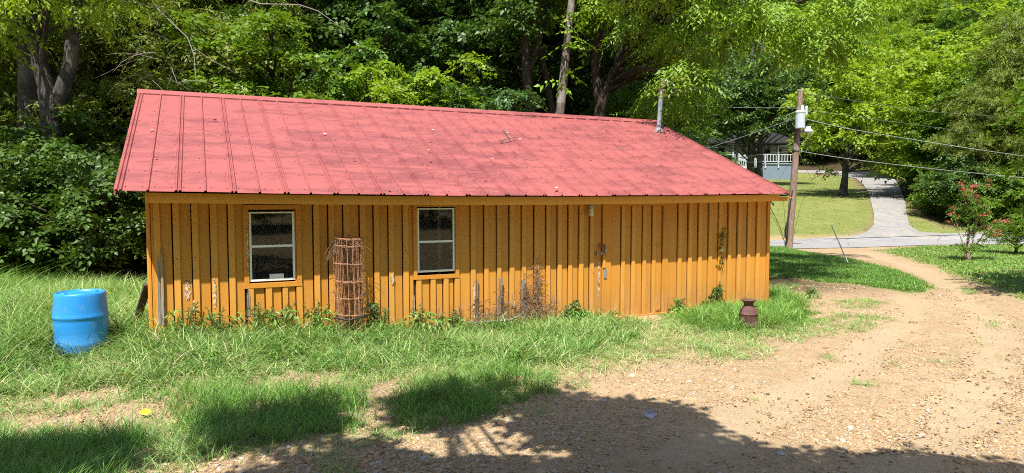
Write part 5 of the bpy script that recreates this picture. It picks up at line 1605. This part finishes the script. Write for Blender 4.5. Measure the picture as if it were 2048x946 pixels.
bpz = pp(1605, 222, -.3)
MB().lathe([(.06, 0), (.09, .05), (.05, .08), (.08, .13), (.045, .16), (.07, .21), (.03, .25)], 10, tuple(bpz)).build("insulator", M_cer, pole)
cpz = pp(1612.5, 230, -.25)
MB().lathe([(.05, 0), (.06, .05), (.055, .30), (.065, .33), (.03, .38)], 10, tuple(cpz)).build("lightning_arrester", M_cer, pole)
M_wirep = plain("pole line wire", (.20, .205, .21), .5, .3, .4, .1)
M_lampm = plain("lamp grey", (.55, .56, .58), .5, .2)
MB().tube([pp(1598, 267), pp(1606, 262, -.1), pp(1614, 258, -.3)], .045, 8).build("lamp_arm", M_lampm, pole)
lh = pp(1617, 262, -.35)
MB().lathe([(.20, 0), (.22, .04), (.16, .09), (.10, .14), (.09, .24), (.0, .26)], 16, tuple(lh - Vector((0, 0, .05)))).build("lamp_head", M_lampm, pole)
MB().lathe([(.0, -.09), (.10, -.07), (.15, 0)], 14, tuple(lh - Vector((0, 0, .05)))).build("lamp_lens", M_cer, pole)
bb = pp(1572.5, 476, -.15)
MB().tube([bb, bb + Vector((0, 0, .35)), bb + Vector((.05, 0, .8)), pp(1585, 380, -.17)], [.08, .09, .03, .02], 6).build("ground_cable", M_black, pole)
MB().lathe([(pr0 * 1.02, 0), (pr0 * 1.1, .02), (pr0 * 1.02, .10)], 12, tuple(pp(1592, 303))).build("band", M_steel, pole)
MB().tube([pp(1594, 181), pp(1607, 181)], .05, 6).build("top_bracket", M_greyfree, pole)
for i, pts in enumerate(([(1588, 224), (1573, 232), (1573, 256), (1579, 260)], [(1600, 275), (1610, 272), (1618, 290), (1612, 305)], [(1597, 285), (1612, 280), (1616, 262)])):
    MB().tube([pp(*p, -.2) for p in pts], .012, 5, False).build("drop_wire", M_wirep, pole)

def cable(label, pts, r=.012, mat=None, name="overhead_cable", group=None):
    P_ = [at(*p) for p in pts]; o_ = P_[0].copy(); dense = []
    for i in range(len(P_) - 1):
        p0 = P_[max(i-1, 0)]; p1 = P_[i]; p2 = P_[i+1]; p3 = P_[min(i+2, len(P_)-1)]
        for k_ in range(8):
            t_ = k_ / 8
            dense.append(.5 * ((2*p1) + (p2 - p0) * t_ + (2*p0 - 5*p1 + 4*p2 - p3) * t_**2 + (3*p1 - p0 - 3*p2 + p3) * t_**3) - o_)
    dense.append(P_[-1] - o_)
    o = MB().tube(dense, r, 6, False).build(name, mat or M_wirep, None, o_)
    return tag(o, label, "cable")
cable("topmost thin line running right from the top of the pole", [(1603, 186, Yp), (1690, 198, Yp+2), (1850, 222, Yp+5), (2080, 238, Yp+9)], .007)
cable("thin line running right from beside the transformer top", [(1608, 219, Yp), (1700, 232, Yp+2), (1850, 252, Yp+5), (1990, 272, Yp+9), (2100, 290, Yp+12)], .007)
cable("thick line sloping right from the transformer", [(1611, 238, Yp), (1700, 258, Yp-1), (1850, 283, Yp-2), (1968, 301, Yp-3), (2120, 322, Yp-5)], .013)
cable("lowest thick line sloping right from the pole's steel band", [(1597, 302, Yp), (1700, 318, Yp-1), (1850, 336, Yp-2), (2018, 353, Yp-3), (2140, 364, Yp-4)], .013)
cable("level thin line leaving the pole to the left into the trees", [(1598, 217, Yp), (1560, 216, Yp), (1505, 215, Yp+1), (1420, 214, Yp+2), (1250, 210, Yp+6)], .012)
mt = mp + top
cable("service cable sagging from the mast top over the roof to the pole", [(1326, 184, mt.y - .1), (1345, 215, mt.y + 2.5), (1370, 250, mt.y + 5.5), (1403, 295, mt.y + 9), (1450, 285, mt.y + 11), (1510, 265, mt.y + 12.5), (1590, 236, Yp)], .010)
cable("short loop of wire from the weatherhead", [(1333, 163, mt.y - .1), (1342, 174, mt.y), (1352, 178, mt.y + .1), (1363, 179, mt.y + .2)], .009)
cable("wire stub tied to the mast on its right", [(1337, 190, mt.y), (1345, 187, mt.y + .1), (1352, 181, mt.y + .2)], .009)
cable("wire stub tied to the mast on its left", [(1323, 183, mt.y), (1315, 180, mt.y), (1311, 179, mt.y)], .010)
cable("pale cable swooping down left from under the transformer", [(1594, 263, Yp), (1575, 292, Yp+4), (1548, 312, Yp+10), (1515, 324, Yp+18), (1470, 325, Yp+26), (1430, 322, Yp+34)], .010)
cable("bundled cable from the pole towards the far house", [(1592, 298, Yp), (1570, 304, Yp+6), (1530, 308, Yp+16), (1480, 315, Yp+28), (1430, 322, Yp+38)], .022)
g1 = ground_at(1553, 372); 
cable("thin guy wire slanting left from the pole's band to the lawn", [(1591, 303, Yp), (1572, 335, Yp + (g1.y - Yp) * .45), (1553, 372, g1.y)], .010)
g2 = ground_at(1628, 372)
cable("thin guy wire slanting right from the pole's band to the lawn", [(1597, 303, Yp), (1612, 335, Yp + (g2.y - Yp) * .45), (1628, 372, g2.y)], .010)

# white marker rod
mb_ = ground_at(1699, 527); mtop = at(1664, 452, mb_.y - .1)
mk = thing("marker_rod", "thin white rod leaning left beside the lane", "marker rod", mb_)
MB().tube([Vector((0, 0, -.1)), (mtop - mb_)], .022, 8).build("rod", plain("white paint", (.75, .75, .74), .5, 0, .4, .08), mk)
MB().tube([(mtop - mb_) * .985, (mtop - mb_) * 1.01], .026, 8).build("cap", plain("rod cap", (.6, .6, .6), .4), mk)

# red-flowered crepe myrtle
cmb = ground_at(1938, 521); Ym_ = cmb.y
cm = thing("flowering_shrub", "slender multi-stemmed shrub with red flower sprays on the right lawn", "shrub", cmb)
rd = random.Random(8); m = MB(); tips = []
heads = [(1922, 366), (1927, 378), (1932, 392), (1937, 380), (1978, 360), (1970, 372), (1950, 372), (1958, 398), (1962, 410), (1906, 415), (1917, 432), (1915, 448), (1898, 442), (1945, 400), (1975, 425), (1965, 430), (1948, 455), (1942, 465), (1970, 455), (1978, 452), (1990, 442), (2008, 440), (1996, 460), (2000, 468), (1985, 470), (1930, 408), (1905, 425), (1953, 390)]
mid_pts = [at(1940, 430, Ym_) - cmb, at(1930, 400, Ym_ + .2) - cmb, at(1955, 440, Ym_ - .2) - cmb, at(1915, 455, Ym_) - cmb, at(1970, 465, Ym_) - cmb]
for i in range(5):
    m.tube([Vector((rd.uniform(-.12, .12), rd.uniform(-.1, .1), -.05)), (mid_pts[i] * .5) + Vector((rd.uniform(-.05, .05), rd.uniform(-.1, .1), 0)), mid_pts[i]], [.03, .024, .016], 6)
for hx, hy in heads:
    e = at(hx, hy, Ym_ + rd.uniform(-.5, .5)) - cmb; s0 = min(mid_pts, key=lambda p: (p - e).length); tips.append(e)
    m.tube([s0, s0.lerp(e, .55) + Vector((0, 0, .05)), e], [.012, .009, .005], 5, False)
m.build("stem", bark_mat("smooth tan stems", (.25, .18, .13), (.45, .36, .28)), cm)
C = [tuple(e - Vector((0, 0, .08))) for e in tips] + [tuple((e + mid_pts[i % 5]) * .5) for i, e in enumerate(tips)] + [(rd.uniform(-.5, .5), rd.uniform(-.3, .3), rd.uniform(.35, .6)) for _ in range(7)]
f = foliage("shrub leaves", C, [.17] * len(C), 9, 6, .2, .085, .045, seed=4, flat=.7); f.materials.append(L_mid); link(bpy.data.objects.new("leaves", f), cm)
M_fl = leaf_mat("red blossom", (.30, .05, .06), (.48, .16, .10), .3, .6)
f = foliage("shrub flowers", [tuple(e) for e in tips], [.09 if i % 3 else .13 for i in range(len(tips))], 9, 7, .12, .045, .035, seed=5, flat=.8); f.materials.append(M_fl); link(bpy.data.objects.new("blossom", f), cm)
# low evergreen at the right edge
eb = ground_at(2032, 508)
ev = thing("evergreen_shrub", "low tiered evergreen shrub at the right edge of the lawn", "shrub", eb)
C, R = ellipsoid_clumps(46, .95, .95, .62, .78, .22, .36, 77, -.8, .5)
wood([(0, 0, -.1), (0, 0, .3), (.02, 0, .7), (0, 0, 1.1)], .06, .02, C, 3, 2, .012).build("trunk", M_bark, ev)
f = foliage("evergreen leaves", C, R, 26, 9, .24, .07, .03, seed=8, flat=.35, droop=.2, up=1.4, open_=.8); f.materials.append(L_mid); link(bpy.data.objects.new("crown", f), ev)

# ------------------------------------------------------------------ far house
Yh = 74.0
hb = at(1510, 349, Yh); hb.z = tz(hb.x, hb.y) - .4
fy_ = 349
house = thing("far_house", "small cream house with a railed porch half hidden among trees beyond the lawn", "house", (hb.x, hb.y, hb.z))
pxm = Yh / FPX
def hx(px): return (px - 1024) * pxm - hb.x
def hzz(py): return at(1510, py, Yh).z - hb.z
M_cream = plain("cream siding", (.42, .40, .30), .7, 0, .3, .08, 2)
M_white = plain("white porch paint", (.40, .45, .46), .6, 0, .3, .08, 2)
M_shing = plain("dark shingles", (.022, .02, .021), .9, 0, .2, .3, 3)
M_skirt = plain("blue grey skirting", (.17, .22, .28), .8, 0, .2, .2, 1.5)
floor_z = hzz(327); roofz = hzz(287)
hB = lambda name, mat, a, b, y0, y1, z0, z1, c=0: MB().box(a, b, y0, y1, z0, z1, c).build(name, mat, house)
xl, xr = hx(1405), hx(1592)
hB("skirting", M_skirt, hx(1516), xr, 0, .15, -1.5, floor_z - .08)
hB("porch_floor", M_white, xl, xr + .1, -.1, 2.6, floor_z - .08, floor_z)
for i in range(16):   # lap siding, board by board
    z0 = floor_z + i * (roofz - floor_z) / 16
    m = MB(); h_ = (roofz - floor_z) / 16
    m.add([(xl, 2.5, z0), (xr, 2.5, z0), (xr, 2.53, z0 + h_), (xl, 2.53, z0 + h_), (xl, 2.7, z0), (xr, 2.7, z0), (xr, 2.7, z0 + h_), (xl, 2.7, z0 + h_)],
          [(0, 1, 2, 3), (4, 7, 6, 5), (0, 4, 5, 1), (3, 2, 6, 7), (0, 3, 7, 4), (1, 5, 6, 2)]).build("siding_board", M_cream, house)
hB("side_wall", M_cream, xl, xr, 2.71, 9, -1.5, roofz)
M_dglass = plain("dark window glass", (.02, .025, .03), .12, 0, .6)
for a, b, z0, z1, nm in ((1446, 1462, .02, 2.0, "front_door"), (1540, 1556, .8, 1.9, "window"), (1568, 1580, .8, 1.9, "window")):
    f_ = MB().box(hx(a), hx(b), 2.44, 2.49, floor_z + z0, floor_z + z1).build(nm, M_white, house)
    MB().box(hx(a) + .1, hx(b) - .1, 2.42, 2.435, floor_z + z0 + .12, floor_z + z1 - .1).build("pane", M_dglass, f_)
hB("porch_beam", M_white, hx(1452), hx(1499), -.05, .15, roofz - .12, roofz + .06)
hB("porch_beam", M_white, hx(1556), hx(1594), -.05, .15, roofz - .32, roofz - .18)
for p in (1464, 1510, 1554, 1592): hB("porch_post", M_white, hx(p) - .07, hx(p) + .07, 0, .14, floor_z, roofz - (.12 if p < 1550 else .32))
rp = MB(); rp.add([(xl - .5, -.5, roofz + .07), (xr + .5, -.5, roofz + .07), (xr - 1, 5.5, roofz + 1.9), (xl + 1, 5.5, roofz + 1.9), (xl - .5, 10, roofz + .07), (xr + .5, 10, roofz + .07), (xl - .5, -.5, roofz - .02), (xr + .5, -.5, roofz - .02), (xl - .5, 10, roofz - .02), (xr + .5, 10, roofz - .02)],
             [(0, 1, 2, 3), (3, 2, 5, 4), (0, 3, 4), (1, 5, 2), (7, 6, 8, 9), (6, 7, 1, 0), (9, 8, 4, 5), (8, 6, 0, 4), (7, 9, 5, 1)])
rp.build("roof", M_shing, house)
rt_, rb_ = hzz(309.5), hzz(323)
def railing(p0, p1, zt, zb, n, y0=.05, y1=.05):
    for z in (zt, zb): MB().tube([(hx(p0), y0, z), (hx(p1), y1, z)], .045, 4).build("rail", M_white, house)
    for i in range(n + 1):
        f_ = i / n; x = hx(p0) + (hx(p1) - hx(p0)) * f_; y = y0 + (y1 - y0) * f_
        MB().box(x - .035, x + .035, y - .035, y + .035, zb, zt).build("baluster", M_white, house)
railing(1434, 1468, rt_, rb_, 7); railing(1487, 1590, rt_, rb_, 18); railing(1470, 1487, rt_ - .12, rb_ + .05, 7, -.6, -.6)
railing(1468, 1504, rt_ - .65, hzz(332), 9, -1.4, -1.4); railing(1488, 1504, hzz(320), hzz(336), 5, -1.5, -2.2)
for p in (1467, 1487.5, 1491): hB("newel_post", M_white, hx(p) - .09, hx(p) + .09, -1.5, -1.3, hzz(338), rt_ + .05)
for p, sk in ((1528, .0), (1554, .0)): hB("rail_post", M_white, hx(p) - .07, hx(p) + .07, -.1, .04, floor_z - .5, rt_ + .03)
for i in range(4): hB("step", M_white, hx(1470), hx(1488), -1.4 - .32 * i, -1.08 - .32 * i, -.8, floor_z - .2 * (i + 1))
# two trunks in front of the porch
for px, lab, rr0 in ((1498, "thick tree trunk in front of the porch steps", .42), (1516, "second trunk close right of the thick one before the porch", .32)):
    Yt = 62.0; x = gx(px, Yt); C, R = ellipsoid_clumps(58, 4.6, 3, 4.2, 7.7, .8, 1.3, px)
    o = thing("yard_tree", lab, "tree", (x, Yt, tz(x, Yt)))
    wood([(0, 0, -.5), (.05, 0, 2), (.1, 0, 5), (.1, .2, 9), (0, 0, 13)], rr0, .12, C, px, 1).build("trunk", M_bark_grey, o)
    f = foliage("yard leaves", C, R, seed=px, **FAR); f.materials.append(L_deep); link(bpy.data.objects.new("crown", f), o)

# ------------------------------------------------------------------ small litter
M_leafy = plain("dry yellow leaf", (.55, .42, .12), .7); M_leafb = plain("dry brown leaf", (.28, .13, .06), .8); M_leafp = plain("bleached leaf", (.62, .58, .48), .7)
M_ylw = plain("bright yellow leaf", (.85, .55, .02), .6)
def leaf_obj(p, L, mat, rz, tilt, name="fallen_leaf"):
    V = []; n = 6
    for i in range(n + 1):
        t_ = i / n; w = math.sin(math.pi * min(1, t_ * 1.05)) ** .8 * L * .32 * (1 if i < n else .05); z = .25 * L * (t_ - .5) ** 2
        V += [(t_ * L - L / 2, -w, z + w * .35), (t_ * L - L / 2, 0, z), (t_ * L - L / 2, w, z + w * .35)]
    F = []
    for i in range(n):
        for k_ in range(2): F.append((3*i+k_, 3*i+3+k_, 3*i+4+k_, 3*i+1+k_))
    m = Matrix.Rotation(rz, 4, 'Z') @ Matrix.Rotation(tilt, 4, 'X')
    return MB().add([m @ Vector(v_) for v_ in V], F).build(name, mat, None, p)
random.seed(41)
nrm = (BH * -RIDGE_RISE + Vector((0, 0, RUN))).normalized()
for px, py in ((304, 262), (430, 243), (311, 318), (777, 378), (708, 320), (857, 302), (862, 288), (866, 262), (860, 321), (1015, 268), (1038, 297), (1040, 280), (985, 320), (1000, 345), (920, 245), (1110, 258), (1211, 262), (1315, 332), (1240, 285), (1112, 378), (1180, 318), (970, 357), (650, 270)):
    p = roof_at(px, py) + nrm * .022
    o = leaf_obj(p, random.uniform(.04, .07), random.choice((M_leafp, M_leafy, M_leafb, M_leafb)), random.uniform(0, 6.28), .35)
    tag(o, "small dry leaf lying on the red metal roof", "leaf", "dry leaves on the roof")
rw = MB(); a = roof_at(1012, 272) + nrm * .03
def rtw(pts): return [roof_at(x, y) + nrm * (.03 + d_) - a for x, y, d_ in pts]
rw.tube(rtw([(998, 285, 0), (1012, 283, .02), (1026, 279, .01), (1038, 279, 0)]), [.012, .012, .009, .005], 6); rw.tube(rtw([(1020, 281, .01), (1012, 272, .03), (1010, 264, .05)]), [.009, .008, .004], 5); rw.tube(rtw([(1012, 272, .03), (1004, 262, .04)]), [.006, .003], 5)
o = rw.build("roof_twig", M_twig, None, a); tag(o, "forked bare twig lying on the middle of the roof", "twig")
rw = MB(); a = roof_at(1245, 302)
rw.tube(rtw([(1236, 298, 0), (1246, 303, .02), (1256, 308, 0)]), [.008, .009, .004], 5); o = rw.build("roof_twig", M_twig, None, a); tag(o, "short twig lying on the right part of the roof", "twig")
def on_ground(px, py, dz=0):
    p = ground_at(px, py); p.z = float(gz(np.array([p.x]), np.array([p.y]))[0]) + dz; return p
o = leaf_obj(on_ground(292, 836, .05), .10, M_ylw, .4, .8); tag(o, "bright yellow leaf on the bare dirt at the lower left", "leaf")
o = leaf_obj(on_ground(282, 834, .04), .05, M_ylw, 1.4, .3); tag(o, "small scrap of yellow leaf beside the brighter one", "leaf")
o = leaf_obj(on_ground(1300, 836, .03), .14, plain("grey curled leaf", (.34, .34, .38), .6), .2, 1.0); tag(o, "grey curled leaf on the shaded gravel", "leaf")
o = leaf_obj(on_ground(1035, 777, .10), .10, M_leafb, 1.2, .9); tag(o, "rust brown leaf caught in the shaded grass clump", "leaf")
o = leaf_obj(on_ground(1548, 662, .06), .07, M_leafy, 2.2, .5); tag(o, "yellow leaf in the grass below the milk can", "leaf")
o = leaf_obj(on_ground(1415, 640, .10), .08, M_leafp, 0.2, .5); tag(o, "pale leaf in the grass by the wall near the creeper", "leaf")
# larger stones
M_rock = plain("tan field stone", (.46, .30, .18), .85, 0, .25, .35, 12, .5); M_rock2 = plain("grey field stone", (.36, .34, .33), .85, 0, .25, .3, 12, .5); M_rock3 = plain("orange field stone", (.60, .34, .16), .85, 0, .25, .3, 12, .5)
def rock(px, py, w, mat, label, seed):
    rg_ = np.random.default_rng(seed); p = on_ground(px, py, 0); rr1 = w / FPX * p.y / 2
    me = bpy.data.meshes.new("rock"); import bmesh
    bm = bmesh.new(); bmesh.ops.create_icosphere(bm, subdivisions=2, radius=1)
    k_ = rg_.uniform(.75, 1.2, 3)
    for v_ in bm.verts:
        q_ = v_.co.copy(); f_ = 1 + .18 * math.sin(q_.x * 3.1 + seed) + .14 * math.sin(q_.y * 4.3 + seed * 2) + .1 * math.sin(q_.z * 5 + seed)
        v_.co = Vector((q_.x * k_[0] * f_, q_.y * k_[1] * f_, q_.z * .6 * f_)) * rr1
    bm.to_mesh(me); bm.free(); me.materials.append(mat)
    o = link(bpy.data.objects.new("rock", me)); o.location = p + Vector((0, 0, rr1 * .25)); o.rotation_euler = (0, 0, seed); tag(o, label, "stone")
rock(1003, 851, 16, M_rock3, "largest orange stone at the edge of the sunny patch", 1); rock(990, 862, 13, M_rock, "tan stone just below the largest orange one", 2)
rock(1222, 861, 11, M_rock, "round tan stone in the shade left of the grey leaf", 3); rock(730, 924, 14, M_rock, "brown stone at the bottom left of the gravel", 4)
rock(757, 925, 12, M_rock2, "grey stone right of the brown one near the bottom", 5); rock(1208, 800, 10, M_rock2, "small grey stone near the tip of the shade", 6)
rock(1560, 908, 15, M_rock2, "flat grey stone in the right-hand shade", 7); rock(1012, 792, 9, M_rock, "small stone at the foot of the shaded clump", 8); rock(1660, 930, 12, M_rock, "tan stone at the bottom edge right of centre", 9)
rock(1865, 703, 10, M_rock3, "orange stone on the sunny lane", 10); rock(1990, 756, 9, M_rock, "tan stone near the right edge on the sunny gravel", 11)

# ------------------------------------------------------------------ one label each for the smaller groups, told apart by their order in view
ORD = "first second third fourth fifth sixth seventh eighth ninth tenth eleventh twelfth thirteenth fourteenth fifteenth sixteenth seventeenth".split()
for g in (G1, G3, "trees along the right of the driveway", "bushes along the wood edge across the road", "trees round the far house"):
    mem = [o for o in SC.objects if o.get('group') == g]
    mem.sort(key=lambda o: o.location.x / max(.1, o.location.y))
    for i, o in enumerate(mem):
        o['label'] = o['label'] + ", " + ORD[i] + " from the left"
